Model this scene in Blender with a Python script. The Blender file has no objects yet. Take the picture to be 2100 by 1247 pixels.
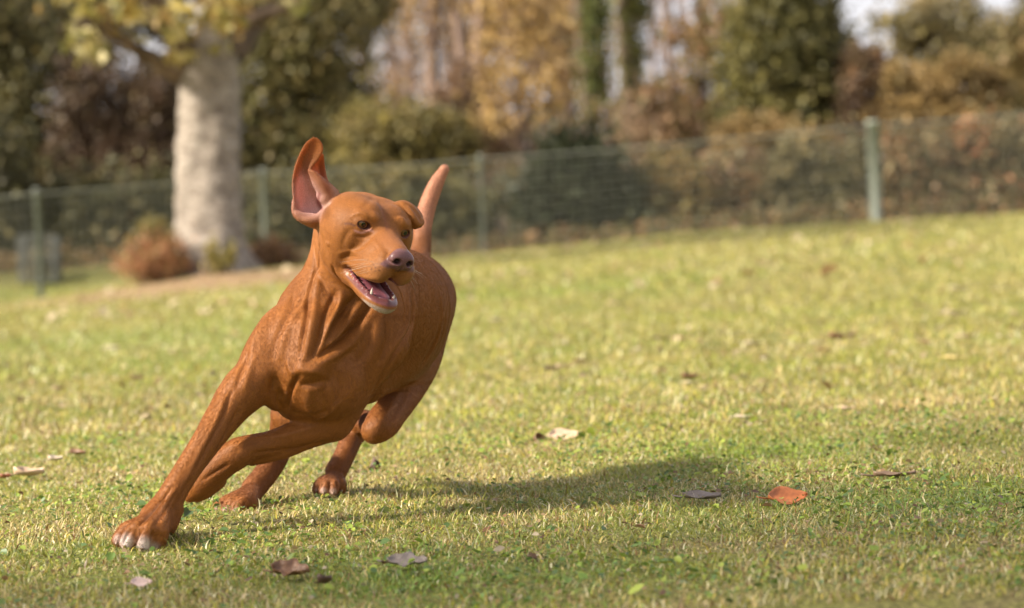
import bpy, bmesh, math, random
import numpy as np
from mathutils import Vector, Matrix
from mathutils.bvhtree import BVHTree

# ---------------------------------------------------------------- camera, sky, sun, exposure
SC = bpy.context.scene
COL = SC.collection
CAM_H = 0.55
FPX = 5833.0                 # focal length in pixels of the 2100 px wide photograph (100 mm)
PITCH = math.radians(1.99)
ROLL = math.radians(2.0)
_f = Vector((0, math.cos(PITCH), -math.sin(PITCH)))
_u0 = Vector((0, math.sin(PITCH), math.cos(PITCH)))
_r0 = Vector((1, 0, 0))
CR = (_r0 * math.cos(ROLL) - _u0 * math.sin(ROLL))
CU = (_r0 * math.sin(ROLL) + _u0 * math.cos(ROLL))
CF = _f
CPOS = Vector((0, 0, CAM_H))
cd = bpy.data.cameras.new('camera')
cd.sensor_width = 36.0
cd.lens = 36.0 * FPX / 2100.0
cd.clip_start = 0.1
cd.clip_end = 2000
cd.dof.use_dof = True
cd.dof.focus_distance = 4.98
cd.dof.aperture_fstop = 4.0
cam = bpy.data.objects.new('camera', cd)
cam.matrix_world = Matrix(((CR.x, CU.x, -CF.x, CPOS.x), (CR.y, CU.y, -CF.y, CPOS.y), (CR.z, CU.z, -CF.z, CPOS.z), (0, 0, 0, 1)))
COL.objects.link(cam)
SC.camera = cam

SUN_DIR = Vector((-0.78, -0.26, 0.58)).normalized()      # towards the sun
SUN_EL = math.asin(SUN_DIR.z)
w = bpy.data.worlds.new('World')
SC.world = w
w.use_nodes = True
nt = w.node_tree
bg = nt.nodes['Background']
sky = nt.nodes.new('ShaderNodeTexSky')
sky.sky_type = 'NISHITA'
sky.sun_disc = False
sky.sun_elevation = SUN_EL
sky.sun_rotation = math.atan2(SUN_DIR.x, SUN_DIR.y)
sky.air_density = 1.0
sky.dust_density = 3.0
sky.ozone_density = 1.0
# thin bright veil of cloud over the clear sky
tcw = nt.nodes.new('ShaderNodeTexCoord'); nzw = nt.nodes.new('ShaderNodeTexNoise'); nzw.inputs['Scale'].default_value = 3.2; nzw.inputs['Detail'].default_value = 6
mpw = nt.nodes.new('ShaderNodeMapping'); mpw.inputs['Scale'].default_value = (1, 1, 3)
nt.links.new(tcw.outputs['Generated'], mpw.inputs[0]); nt.links.new(mpw.outputs[0], nzw.inputs['Vector'])
crw = nt.nodes.new('ShaderNodeMapRange'); crw.inputs[1].default_value = .3; crw.inputs[2].default_value = .62; crw.inputs[3].default_value = .55; crw.inputs[4].default_value = .95
nt.links.new(nzw.outputs[0], crw.inputs[0])
mxw = nt.nodes.new('ShaderNodeMix'); mxw.data_type = 'RGBA'
nt.links.new(crw.outputs[0], mxw.inputs[0]); nt.links.new(sky.outputs[0], mxw.inputs[6]); mxw.inputs[7].default_value = (3.3, 3.15, 3.35, 1)
nt.links.new(mxw.outputs[2], bg.inputs[0])
bg.inputs[1].default_value = 0.125
sd = bpy.data.lights.new('sun', 'SUN')
sd.energy = 4.7
sd.angle = math.radians(7.0)
sd.color = (1.0, 0.90, 0.76)
sun = bpy.data.objects.new('sun', sd)
sun.rotation_euler = (-SUN_DIR).to_track_quat('-Z', 'Y').to_euler()
COL.objects.link(sun)
SC.view_settings.view_transform = 'Standard'
SC.view_settings.look = 'None'
SC.view_settings.exposure = 1.33
SC.view_settings.gamma = 1.0
SC.view_settings.use_curve_mapping = False
SC.cycles.max_bounces = 6
SC.cycles.transparent_max_bounces = 8

# ---------------------------------------------------------------- helpers
rng = np.random.default_rng(11)

def cam_pt(px, py, d):
    """camera-frame point (right, up, depth)"""
    return np.array([(px - 1050.0) / FPX * d, -(py - 623.5) / FPX * d, d])

RM = np.array([[CR.x, CU.x, CF.x], [CR.y, CU.y, CF.y], [CR.z, CU.z, CF.z]])
CP = np.array(CPOS)

def to_world(p):
    return np.asarray(p) @ RM.T + CP

def W(px, py, d):
    return Vector(to_world(cam_pt(px, py, d)))

def ground_depth(px, py, z=0.0):
    v = RM @ np.array([(px - 1050.0) / FPX, -(py - 623.5) / FPX, 1.0])
    return (z - CAM_H) / v[2]

def mat(name):
    m = bpy.data.materials.new(name)
    m.use_nodes = True
    n = m.node_tree.nodes
    return m, n, m.node_tree.links, n['Principled BSDF']

def mesh_np(name, verts, faces_flat, sizes, material=None, smooth=True):
    """fast mesh from numpy arrays; sizes = loops per face (int or array)"""
    me = bpy.data.meshes.new(name)
    nv = len(verts)
    nl = len(faces_flat)
    nf = nl // sizes if isinstance(sizes, int) else len(sizes)
    me.vertices.add(nv)
    me.vertices.foreach_set('co', np.ascontiguousarray(verts, dtype=np.float32).ravel())
    me.loops.add(nl)
    me.loops.foreach_set('vertex_index', np.ascontiguousarray(faces_flat, dtype=np.int32))
    me.polygons.add(nf)
    if isinstance(sizes, int):
        st = np.arange(nf, dtype=np.int32) * sizes
    else:
        st = np.concatenate([[0], np.cumsum(sizes)[:-1]]).astype(np.int32)
    me.polygons.foreach_set('loop_start', st)
    me.update(calc_edges=True)
    me.validate()
    if smooth:
        me.polygons.foreach_set('use_smooth', np.ones(len(me.polygons), dtype=bool))
    if material:
        me.materials.append(material)
    return me

def link(name, me, parent=None, **props):
    o = bpy.data.objects.new(name, me)
    COL.objects.link(o)
    if parent:
        o.parent = parent
    for k, v in props.items():
        if v is not None:
            o[k] = v
    return o

def set_col(me, name, rgb):
    a = me.color_attributes.new(name, 'FLOAT_COLOR', 'POINT')
    c = np.ones((len(me.vertices), 4), dtype=np.float32)
    c[:, :3] = rgb
    a.data.foreach_set('color', c.ravel())

def tube_mesh(paths, sides=8):
    """paths: list of arrays (n, 4) of x, y, z, radius"""
    V, F, o_ = [], [], 0
    for P_ in paths:
        P_ = np.asarray(P_, float)
        nn_ = len(P_)
        T = np.gradient(P_[:, :3], axis=0)
        T /= np.maximum(np.linalg.norm(T, axis=1), 1e-9)[:, None]
        ref = np.where(np.abs(T[:, 2:3]) > .9, [[1., 0, 0]], [[0., 0, 1.]])
        A_ = np.cross(T, ref); A_ /= np.linalg.norm(A_, axis=1)[:, None]
        B_ = np.cross(T, A_)
        a = np.linspace(0, 2 * math.pi, sides, endpoint=False)
        ring = P_[:, None, :3] + P_[:, None, 3:4] * (np.cos(a)[None, :, None] * A_[:, None] + np.sin(a)[None, :, None] * B_[:, None])
        V.append(ring.reshape(-1, 3))
        i, j = np.meshgrid(np.arange(nn_ - 1), np.arange(sides), indexing='ij')
        i = i.ravel(); j = j.ravel(); j2 = (j + 1) % sides
        F.append(np.stack([i * sides + j, i * sides + j2, (i + 1) * sides + j2, (i + 1) * sides + j], 1) + o_)
        o_ += nn_ * sides
    return np.concatenate(V), np.concatenate(F)

# ---------------------------------------------------------------- terrain
FX = np.array([-40., -9, -4.8, -2.67, -.35, 1.9, 4.1, 5.87, 12, 60])
FZ = np.array([-.46, -.42, -.30, -.13, .01, .166, .22, .268, .34, .40])
TREE_XY = np.array([W(432, 545, 26.0).x, 26.0])

def smooth01(t):
    t = np.clip(t, 0, 1)
    return t * t * (3 - 2 * t)

def land(x, y):
    x = np.asarray(x, float); y = np.asarray(y, float)
    t = smooth01((y - 6.5) / 22.5)
    z = np.interp(x, FX, FZ) * t
    z = z + 0.155 * np.exp(-(((x - TREE_XY[0] - .15) / 1.9) ** 2 + ((y - 26.2) / 3.0) ** 2))
    z = z + 0.35 * smooth01((y - 36) / 30) + .34 * smooth01((y - 29.6) / 3.0) * smooth01((-2.6 - x) / 1.6)
    b = 0.010 * np.sin(x * 3.1 + 1.3 * np.sin(y * .9)) * np.sin(y * 1.7 + .6) + 0.006 * np.sin(x * 7.3 + y * 2.1) * np.sin(y * 4.4 - x * 1.2)
    return z + b * smooth01((np.hypot(x + .3, y - 5.2) - .4) / 1.5) * 1.2

xs = np.unique(np.concatenate([np.arange(-2.5, 2.51, .06), np.arange(-9, 9.01, .3), np.array([-400, -200, -100, -60, -40, -25, -16, -12, 12, 16, 25, 40, 60, 100, 200, 400.])]))
ys = np.unique(np.concatenate([np.arange(3.4, 9, .06), np.arange(-1, 36, .25), np.array([-60, -30, -12, -5, 38, 41, 45, 50, 58, 68, 80, 100, 140, 200, 300, 500.])]))
GX, GY = np.meshgrid(xs, ys)
GZ = land(GX, GY)
gv = np.stack([GX.ravel(), GY.ravel(), GZ.ravel()], 1)
ii, jj = np.meshgrid(np.arange(len(ys) - 1), np.arange(len(xs) - 1), indexing='ij')
ii = ii.ravel(); jj = jj.ravel(); nx_ = len(xs)
gf = np.stack([ii * nx_ + jj, ii * nx_ + jj + 1, (ii + 1) * nx_ + jj + 1, (ii + 1) * nx_ + jj], 1)

def bare_at(x, y):
    """trodden earth in front of the big tree"""
    q = ((x - TREE_XY[0] - .2) / 2.1) ** 2 + ((y - 24.3) / 1.7) ** 2
    return np.exp(-q * q) * .9

m_soil, n, l, b = mat('lawn_soil')
tc = n.new('ShaderNodeTexCoord')
def noise(scale, detail=5, vec=None, dist=0.0):
    t_ = n.new('ShaderNodeTexNoise'); t_.inputs['Scale'].default_value = scale; t_.inputs['Detail'].default_value = detail; t_.inputs['Distortion'].default_value = dist
    l.new(vec if vec else tc.outputs['Object'], t_.inputs['Vector'])
    return t_
def ramp(inp, stops):
    r = n.new('ShaderNodeValToRGB')
    while len(r.color_ramp.elements) < len(stops):
        r.color_ramp.elements.new(0.5)
    for e_, (p_, c_) in zip(r.color_ramp.elements, stops):
        e_.position = p_; e_.color = (*c_, 1)
    l.new(inp, r.inputs[0])
    return r
def mixc(fac, a, b2):
    m_ = n.new('ShaderNodeMix'); m_.data_type = 'RGBA'
    l.new(fac, m_.inputs[0]); l.new(a, m_.inputs[6]); l.new(b2, m_.inputs[7])
    return m_.outputs[2]
big = noise(.9, 4, dist=.6)
mid = noise(6, 6, dist=1.0)
fin = noise(95, 6)
c1 = ramp(fin.outputs[0], [(.30, (.085, .072, .026)), (.48, (.175, .165, .045)), (.62, (.27, .25, .075)), (.8, (.40, .34, .17))])
c2 = ramp(fin.outputs[0], [(.30, (.075, .055, .026)), (.5, (.19, .155, .065)), (.66, (.30, .235, .11)), (.8, (.42, .34, .2))])
c3 = ramp(fin.outputs[0], [(.30, (.07, .08, .020)), (.5, (.165, .19, .040)), (.7, (.27, .29, .065))])
f1 = ramp(big.outputs[0], [(.40, (0, 0, 0)), (.62, (1, 1, 1))])
f2 = ramp(mid.outputs[0], [(.42, (0, 0, 0)), (.66, (1, 1, 1))])
cc = mixc(f2.outputs[0], c1.outputs[0], c2.outputs[0])
cc = mixc(f1.outputs[0], cc, c3.outputs[0])
# beyond the fence: leaf litter and soil; tree shade on the grass painted dark
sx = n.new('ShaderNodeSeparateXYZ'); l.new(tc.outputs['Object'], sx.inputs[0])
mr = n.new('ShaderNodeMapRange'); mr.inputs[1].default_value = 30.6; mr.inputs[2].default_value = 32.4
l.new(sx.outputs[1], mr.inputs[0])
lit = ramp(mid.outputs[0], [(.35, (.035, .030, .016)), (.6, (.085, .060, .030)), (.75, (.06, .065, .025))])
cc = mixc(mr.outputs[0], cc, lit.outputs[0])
ba = n.new('ShaderNodeAttribute'); ba.attribute_name = 'bare'
earth = ramp(mid.outputs[0], [(.35, (.20, .125, .075)), (.6, (.33, .22, .13)), (.75, (.26, .21, .10))])
cc = mixc(ba.outputs['Fac'], cc, earth.outputs[0])
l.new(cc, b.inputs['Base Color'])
b.inputs['Roughness'].default_value = 0.95
b.inputs['Specular IOR Level'].default_value = 0.1
bp = n.new('ShaderNodeBump'); bp.inputs['Distance'].default_value = 0.02; bp.inputs['Strength'].default_value = .8
l.new(fin.outputs[0], bp.inputs['Height']); l.new(bp.outputs[0], b.inputs['Normal'])
ground_me = mesh_np('ground', gv, gf.ravel(), 4, m_soil)
ba_ = ground_me.attributes.new('bare', 'FLOAT', 'POINT')
ba_.data.foreach_set('value', bare_at(gv[:, 0], gv[:, 1]).astype(np.float32))
ground = link('ground', ground_me, kind='structure')

# ---------------------------------------------------------------- grass
def leaf_mat(name, attr, rough=0.5, trans=0.35, spec=0.3):
    m_, n_, l_, b_ = mat(name)
    v_ = n_.new('ShaderNodeVertexColor'); v_.layer_name = attr
    l_.new(v_.outputs[0], b_.inputs['Base Color'])
    b_.inputs['Roughness'].default_value = rough
    b_.inputs['Specular IOR Level'].default_value = spec
    tr = n_.new('ShaderNodeBsdfTranslucent'); l_.new(v_.outputs[0], tr.inputs[0])
    mx = n_.new('ShaderNodeMixShader'); mx.inputs[0].default_value = trans
    l_.new(b_.outputs[0], mx.inputs[1]); l_.new(tr.outputs[0], mx.inputs[2])
    l_.new(mx.outputs[0], n_['Material Output'].inputs[0])
    return m_
m_grass = leaf_mat('grass_blade', 'tint', .42, .30, .45)

def vnoise(x, y, s, seed):
    """cheap smooth 2-D noise in 0..1"""
    r = np.random.default_rng(seed)
    T = r.random((128, 128))
    u = x * s; v = y * s
    i = np.floor(u).astype(int); j = np.floor(v).astype(int)
    fu = u - i; fv = v - j
    fu = fu * fu * (3 - 2 * fu); fv = fv * fv * (3 - 2 * fv)
    g = lambda a, b_: T[a % 128, b_ % 128]
    return (g(i, j) * (1 - fu) + g(i + 1, j) * fu) * (1 - fv) + (g(i, j + 1) * (1 - fu) + g(i + 1, j + 1) * fu) * fv

def grass_tint(x, y, nb, r):
    a = .6 * vnoise(x, y, .8, 1) + .4 * vnoise(x, y, 2.3, 2)
    bb = .5 * vnoise(x, y, 4.2, 3) + .5 * vnoise(x, y, 11, 4)
    green = np.array([.175, .205, .034]); lime = np.array([.34, .335, .055]); blue = np.array([.14, .18, .058])
    straw = np.array([.44, .36, .16]); brown = np.array([.20, .115, .048]); pale = np.array([.55, .52, .33]); gold = np.array([.42, .34, .06])
    c = green[None] * (1 - a[:, None]) + lime[None] * a[:, None]
    w_ = r.random(nb)
    dry = np.clip((bb - .30) * 1.6 + .20 + .22 * smooth01((y - 9) / 14), .16, .82)
    k_ = w_ < dry
    pick = r.random(nb)
    dc = np.where((pick < .55)[:, None], straw, np.where((pick < .75)[:, None], brown, np.where((pick < .9)[:, None], pale, gold)))
    c = np.where(k_[:, None], dc, c)
    for lx, ly, lr, lc in ((0.0, 17.0, 1.2, (.20, .27, .05)), (.477, 6.15, .26, (.22, .30, .035)), (-1.6, 13.0, 1.4, (.27, .34, .11)), (.15, 6.9, .3, (.34, .35, .05)), (.75, 5.0, .3, (.15, .22, .04)), (-.1, 4.2, .25, (.16, .25, .04))):
        g_ = np.exp(-(((x - lx) / lr) ** 2 + ((y - ly) / (lr * 1.3)) ** 2))[:, None] * .8
        c = np.where((r.random(nb)[:, None] < g_) , np.array(lc)[None], c)
    for lx, ly, lr in ((1.05, 7.2, .5), (-.05, 7.0, .35), (-.55, 5.6, .3), (2.6, 16, 1.5), (-.9, 5.3, .3)):
        g_ = np.exp(-(((x - lx) / lr) ** 2 + ((y - ly) / (lr * .8)) ** 2))[:, None] * .55
        c = np.where((r.random(nb)[:, None] < g_) , (straw * .75 + brown * .25)[None], c)
    bl = (r.random(nb) < .22) & ~k_
    c = np.where(bl[:, None], blue, c)
    c = c * r.uniform(.72, 1.28, (nb, 1))
    m_ = np.array([.275, .275, .065])
    far = (.5 * smooth01((y - 6.5) / 6))[:, None]
    return (c * (1 - far) + m_ * far) * np.array([1.16, 1.13, 1.10])

def blades(xmin_f, y0, y1, dens, hgt, wid, seg, seed, lie=1.0):
    r = np.random.default_rng(seed)
    hw = lambda y: y * .18 * 1.12 + .85
    area_n = int((y1 - y0) * 2 * hw(y1) * dens)
    x = r.uniform(-hw(y1), hw(y1), area_n); y = r.uniform(y0, y1, area_n)
    clump = .5 * vnoise(x, y, 14, 21) + .5 * vnoise(x, y, 5, 22)
    k_ = (np.abs(x) < hw(y)) & (r.random(area_n) < .35 + 1.2 * (clump - .2)) & (r.random(area_n) > bare_at(x, y) * 1.05)
    x = x[k_]; y = y[k_]; clump = clump[k_]
    nb = len(x)
    z = land(x, y) - .002
    h = hgt * r.lognormal(-.05, .38, nb) * (.65 + .7 * clump)
    h = np.minimum(h, hgt * 2.2)
    ang = r.uniform(0, 2 * math.pi, nb)
    bend = r.beta(2.4, 1.3, nb) * 2.8 * lie        # total angle turned away from upright
    side = r.normal(0, 1.0, nb)
    w2 = wid * r.uniform(.6, 1.35, nb) * .5
    px_, py_, pz_ = x.copy(), y.copy(), z.copy()
    faceang = ang + math.pi / 2 + r.normal(0, .5, nb)
    wx, wy = np.cos(faceang), np.sin(faceang)
    V = []
    for s in range(seg + 1):
        t = s / seg
        ww = w2 * (1 - t ** 1.6) if s < seg else np.zeros(nb)
        if s < seg:
            V.append(np.stack([px_ - wx * ww, py_ - wy * ww, pz_], 1))
            V.append(np.stack([px_ + wx * ww, py_ + wy * ww, pz_], 1))
        else:
            V.append(np.stack([px_, py_, pz_], 1))
        th = bend * ((t + .5 / seg) ** .8)
        aa = ang + side * t
        px_ = px_ + np.cos(aa) * np.sin(th) * h / seg
        py_ = py_ + np.sin(aa) * np.sin(th) * h / seg
        pz_ = pz_ + np.cos(th) * h / seg
        pz_ = np.maximum(pz_, z + .003)
    nv = 2 * seg + 1
    VV = np.stack(V, 1).reshape(-1, 3)
    base = np.arange(nb)[:, None] * nv
    tris = []
    for s in range(seg - 1):
        a0 = 2 * s
        tris += [[a0, a0 + 1, a0 + 3], [a0, a0 + 3, a0 + 2]]
    tris.append([2 * seg - 2, 2 * seg - 1, 2 * seg])
    F3 = (base[:, :, None] + np.array(tris)[None]).reshape(-1)
    tint = grass_tint(x, y, nb, r)
    C = np.repeat(tint, nv, axis=0)
    return VV, F3, C

def leaflets(y0, y1, dens, size, seed, pal, lift=.018):
    """small rounded leaves (clover, weeds, bits of dead leaf) as bent four-sided blades"""
    r = np.random.default_rng(seed)
    hw = lambda y: y * .18 * 1.12 + .85
    nn_ = int((y1 - y0) * 2 * hw(y1) * dens)
    x = r.uniform(-hw(y1), hw(y1), nn_); y = r.uniform(y0, y1, nn_)
    pt = .5 * vnoise(x, y, 3, seed + 5) + .5 * vnoise(x, y, 9, seed + 6)
    k_ = (np.abs(x) < hw(y)) & (r.random(nn_) < np.clip((pt - .35) * 3, .08, 1))
    x = x[k_]; y = y[k_]; nb = len(x)
    z = land(x, y) + r.uniform(.002, lift, nb)
    s = size * r.lognormal(0, .35, nb)
    ang = r.uniform(0, 2 * math.pi, nb)
    d = np.stack([np.cos(ang), np.sin(ang), r.normal(.1, .35, nb)], 1)
    d /= np.linalg.norm(d, axis=1)[:, None]
    u = np.stack([-np.sin(ang), np.cos(ang), r.normal(0, .45, nb)], 1)
    u /= np.linalg.norm(u, axis=1)[:, None]
    up = np.cross(d, u)
    p = np.stack([x, y, z], 1)
    s_ = s[:, None]
    cup = r.uniform(-.1, .35, nb)[:, None]
    V = np.stack([p - d * s_ * .5, p - d * s_ * .12 + u * s_ * .38 + up * s_ * cup, p + d * s_ * .3 + u * s_ * .30 + up * s_ * cup, p + d * s_ * .5 + up * s_ * cup * .3,
                  p + d * s_ * .3 - u * s_ * .30 + up * s_ * cup, p - d * s_ * .12 - u * s_ * .38 + up * s_ * cup], 1).reshape(-1, 3)
    base = np.arange(nb)[:, None] * 6
    F3 = (base[:, :, None] + np.array([[0, 1, 2], [0, 2, 3], [0, 3, 4], [0, 4, 5]])[None]).reshape(-1)
    pal = np.array(pal)
    C = pal[r.integers(0, len(pal), nb)] * r.uniform(.7, 1.3, (nb, 1))
    return V, F3, np.repeat(C, 6, axis=0)

def join_parts(parts):
    V, F3, C, o_ = [], [], [], 0
    for v, f_, c in parts:
        V.append(v); F3.append(f_ + o_); C.append(c); o_ += len(v)
    return np.concatenate(V), np.concatenate(F3), np.concatenate(C)

def stuff(name, parts, material, label=None, smooth=False):
    V, F3, C = join_parts(parts)
    me = mesh_np(name, V, F3, 3, material, smooth=smooth)
    set_col(me, 'tint', C)
    o = link(name, me, kind='stuff')
    if label:
        o['label'] = label
    return o

stuff('grass', [blades(0, 3.75, 7.0, 23000, .0155, .0026, 4, 1),
                blades(0, 7.0, 10.0, 7500, .023, .0044, 2, 2),
                blades(0, 10.0, 16.0, 1900, .030, .0080, 2, 3),
                blades(0, 16.0, 31.0, 480, .036, .017, 2, 4)], m_grass, 'short autumn lawn grass, green mixed with straw coloured blades')
m_weed = leaf_mat('weed_leaf', 'tint', .45, .3, .4)
stuff('clover', [leaflets(3.8, 7.2, 2600, .0085, 31, [(.13, .21, .035), (.20, .28, .04), (.28, .34, .05), (.09, .15, .04)])], m_weed, 'low clover and small weeds growing through the grass')
stuff('leaf_litter', [leaflets(3.8, 7.5, 900, .0075, 41, [(.24, .14, .07), (.30, .21, .11), (.13, .07, .035), (.38, .31, .21), (.32, .23, .07)], .016),
                      leaflets(7.5, 16, 60, .020, 42, [(.24, .16, .07), (.36, .28, .15), (.18, .11, .05), (.42, .36, .22)], .03),
                      leaflets(16, 31, 9, .05, 43, [(.30, .18, .09), (.45, .33, .2), (.5, .40, .26)], .04)], m_weed, 'crumbs of dry leaves scattered through the grass')
DOG_RES = (0.0021, 0.0012)
# ---------------------------------------------------------------- the dog: one skin grown from a signed distance field
OPS = []            # (mode, fn, lo, hi, k)
CHAN = [OPS]

def add_op(mode, fn, lo, hi, k):
    CHAN[0].append((mode, fn, np.asarray(lo, float), np.asarray(hi, float), k))

def chain(pts, k=0.02, mode='u', flat=None):
    """rounded tapering chain through (px, py, depth, radius in metres)"""
    P = np.array([np.append(cam_pt(a, b, c), r) for a, b, c, r in pts])
    # Catmull-Rom refine
    if len(P) > 2:
        Q = []
        n = len(P)
        for i in range(n - 1):
            p0 = P[max(i - 1, 0)]; p1 = P[i]; p2 = P[i + 1]; p3 = P[min(i + 2, n - 1)]
            for t in np.linspace(0, 1, 5)[:-1]:
                Q.append(0.5 * ((2 * p1) + (-p0 + p2) * t + (2 * p0 - 5 * p1 + 4 * p2 - p3) * t * t + (-p0 + 3 * p1 - 3 * p2 + p3) * t ** 3))
        Q.append(P[-1])
        P = np.array(Q)
    A, B = P[:-1], P[1:]

    def fn(X, Y, Z):
        out = None
        for a, b in zip(A, B):
            ba = b[:3] - a[:3]
            l2 = max(ba @ ba, 1e-9)
            x, y, z = X - a[0], Y - a[1], Z - a[2]
            t = np.clip((x * ba[0] + y * ba[1] + z * ba[2]) / l2, 0, 1)
            d = np.sqrt((x - t * ba[0]) ** 2 + (y - t * ba[1]) ** 2 + (z - t * ba[2]) ** 2) - (a[3] + t * (b[3] - a[3]))
            out = d if out is None else np.minimum(out, d)
        return out
    R = P[:, 3:4]
    add_op(mode, fn, (P[:, :3] - R).min(0), (P[:, :3] + R).max(0), k)

def ell_at(c, axes, rad, k=0.02, mode='u'):
    """ellipsoid: centre in camera frame, rows of axes = local directions, rad = semi-axes"""
    axes = np.asarray(axes, float)
    rad = np.asarray(rad, float)

    def fn(X, Y, Z):
        x, y, z = X - c[0], Y - c[1], Z - c[2]
        q = [x * a[0] + y * a[1] + z * a[2] for a in axes]
        k0 = np.sqrt(sum((q[i] / rad[i]) ** 2 for i in range(3)))
        k1 = np.sqrt(sum((q[i] / rad[i] ** 2) ** 2 for i in range(3))) + 1e-9
        return k0 * (k0 - 1.0) / k1
    e = np.sqrt(((axes * rad[:, None]) ** 2).sum(0))
    add_op(mode, fn, c - e, c + e, k)

def rot_axes(img_deg=0, yaw_deg=0, tilt_deg=0):
    """rows: local x,y,z. img_deg turns clockwise in the picture, yaw about the vertical, tilt about x"""
    a, b, c = map(math.radians, (-img_deg, yaw_deg, tilt_deg))
    Rz = np.array([[math.cos(a), math.sin(a), 0], [-math.sin(a), math.cos(a), 0], [0, 0, 1]])
    Ry = np.array([[math.cos(b), 0, math.sin(b)], [0, 1, 0], [-math.sin(b), 0, math.cos(b)]])
    Rx = np.array([[1, 0, 0], [0, math.cos(c), math.sin(c)], [0, -math.sin(c), math.cos(c)]])
    return Rx @ Ry @ Rz

def ell(px, py, d, rad, img=0, yaw=0, tilt=0, k=0.02, mode='u'):
    ell_at(cam_pt(px, py, d), rot_axes(img, yaw, tilt), rad, k, mode)

# ---- head frame
HY, HP, HR = math.radians(30), math.radians(16), math.radians(11)
_F = np.array([math.sin(HY), 0, -math.cos(HY)])
_U = np.array([0, 1.0, 0])
_R = np.array([math.cos(HY), 0, math.sin(HY)])
_F2 = math.cos(HP) * _F - math.sin(HP) * _U
_U2 = math.cos(HP) * _U + math.sin(HP) * _F
_rz = np.array([[math.cos(HR), math.sin(HR), 0], [-math.sin(HR), math.cos(HR), 0], [0, 0, 1]])
HF, HU, HRt = _rz @ _F2, _rz @ _U2, _rz @ _R
HO = cam_pt(790, 471, 4.93)
HAX = np.array([HRt, HU, HF])

def L(r, u, f):
    """head-local centimetres (to picture right, up, forward) -> camera frame"""
    return HO + (HRt * r + HU * u + HF * f) * 0.01

def hell(r, u, f, rad, k=0.012, mode='u', pitch=0, yaw=0):
    ax = HAX
    if pitch or yaw:
        p, y = math.radians(pitch), math.radians(yaw)
        Fx = HAX[2] * math.cos(p) - HAX[1] * math.sin(p)
        Ux = HAX[1] * math.cos(p) + HAX[2] * math.sin(p)
        Rx = HAX[0]
        F3 = Fx * math.cos(y) + Rx * math.sin(y)
        R3 = Rx * math.cos(y) - Fx * math.sin(y)
        ax = np.array([R3, Ux, F3])
    ell_at(L(r, u, f), ax, np.array(rad) * 0.01, k, mode)

def hchain(pts, k=0.008, mode='u'):
    q = []
    for r, u, f, rad in pts:
        c = L(r, u, f)
        q.append((c[0] / c[2] * FPX + 1050, -c[1] / c[2] * FPX + 623.5, c[2], rad * 0.01))
    chain(q, k, mode)

def crm(P, n):
    """Catmull-Rom resample of rows of P to n samples"""
    P = np.asarray(P, float)
    m = len(P)
    out = []
    for s in np.linspace(0, m - 1, n):
        i = min(int(s), m - 2)
        t = s - i
        p0 = P[max(i - 1, 0)]; p1 = P[i]; p2 = P[i + 1]; p3 = P[min(i + 2, m - 1)]
        out.append(0.5 * ((2 * p1) + (-p0 + p2) * t + (2 * p0 - 5 * p1 + 4 * p2 - p3) * t * t + (-p0 + 3 * p1 - 3 * p2 + p3) * t ** 3))
    return np.array(out)

def sheet(grid, rad=0.0024, k=0.003, step=0.0016):
    """thin flap through a grid of (px, py, depth)"""
    G = np.array([[cam_pt(*p) for p in row] for row in grid])
    nr = max(4, int(max(np.linalg.norm(np.diff(G, axis=0), axis=2).sum(0)) / step))
    nc = max(4, int(max(np.linalg.norm(np.diff(G, axis=1), axis=2).sum(1)) / step))
    A = crm(G.reshape(len(G), -1), nr).reshape(nr, G.shape[1], 3)
    A = crm(A.transpose(1, 0, 2).reshape(G.shape[1], -1), nc).reshape(nc, nr, 3)
    pts = A.reshape(-1, 3)
    # split in small blocks to keep the field boxes tight
    blocks = []
    key = np.floor(pts / 0.012).astype(int)
    _, inv = np.unique(key, axis=0, return_inverse=True)
    inv = inv.ravel()
    idx = np.argsort(inv, kind='stable')
    cuts = np.split(idx, np.nonzero(np.diff(inv[idx]))[0] + 1)
    blocks = [pts[c] for c in cuts]
    lo, hi = pts.min(0) - rad, pts.max(0) + rad

    def fn(X, Y, Z):
        sh = np.broadcast_shapes(X.shape, Y.shape, Z.shape)
        out = np.full(sh, 0.05, dtype=np.float32)
        x, y, z = X.ravel(), Y.ravel(), Z.ravel()
        m = 0.008
        for b in blocks:
            l, h = b.min(0) - m, b.max(0) + m
            i0, i1 = np.searchsorted(x, [l[0], h[0]])
            j0, j1 = np.searchsorted(y, [l[1], h[1]])
            k0, k1 = np.searchsorted(z, [l[2], h[2]])
            if i1 <= i0 or j1 <= j0 or k1 <= k0:
                continue
            xs = x[i0:i1][:, None, None]; ys = y[j0:j1][None, :, None]; zs = z[k0:k1][None, None, :]
            sub = out[i0:i1, j0:j1, k0:k1]
            for p in b:
                np.minimum(sub, (xs - p[0]) ** 2 + (ys - p[1]) ** 2 + (zs - p[2]) ** 2, out=sub, casting='unsafe')
        far = out > 0.04
        out = np.sqrt(out) - rad
        out[far] = 0.2
        return out
    add_op('u', fn, lo, hi, k)

# ======================= torso
BODY = OPS
ell(778, 652, 5.25, (0.104, 0.136, 0.20), img=36, yaw=-14, k=0.0)                    # rib cage
ell(682, 690, 5.11, (0.100, 0.132, 0.12), img=14, yaw=-10, k=0.05)              # fore chest
chain([(788, 636, 5.30, .106), (818, 626, 5.45, .086), (836, 614, 5.60, .078)], k=0.05)   # loin
ell(844, 606, 5.64, (0.073, 0.082, 0.11), img=10, yaw=-10, k=0.04)              # croup
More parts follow.
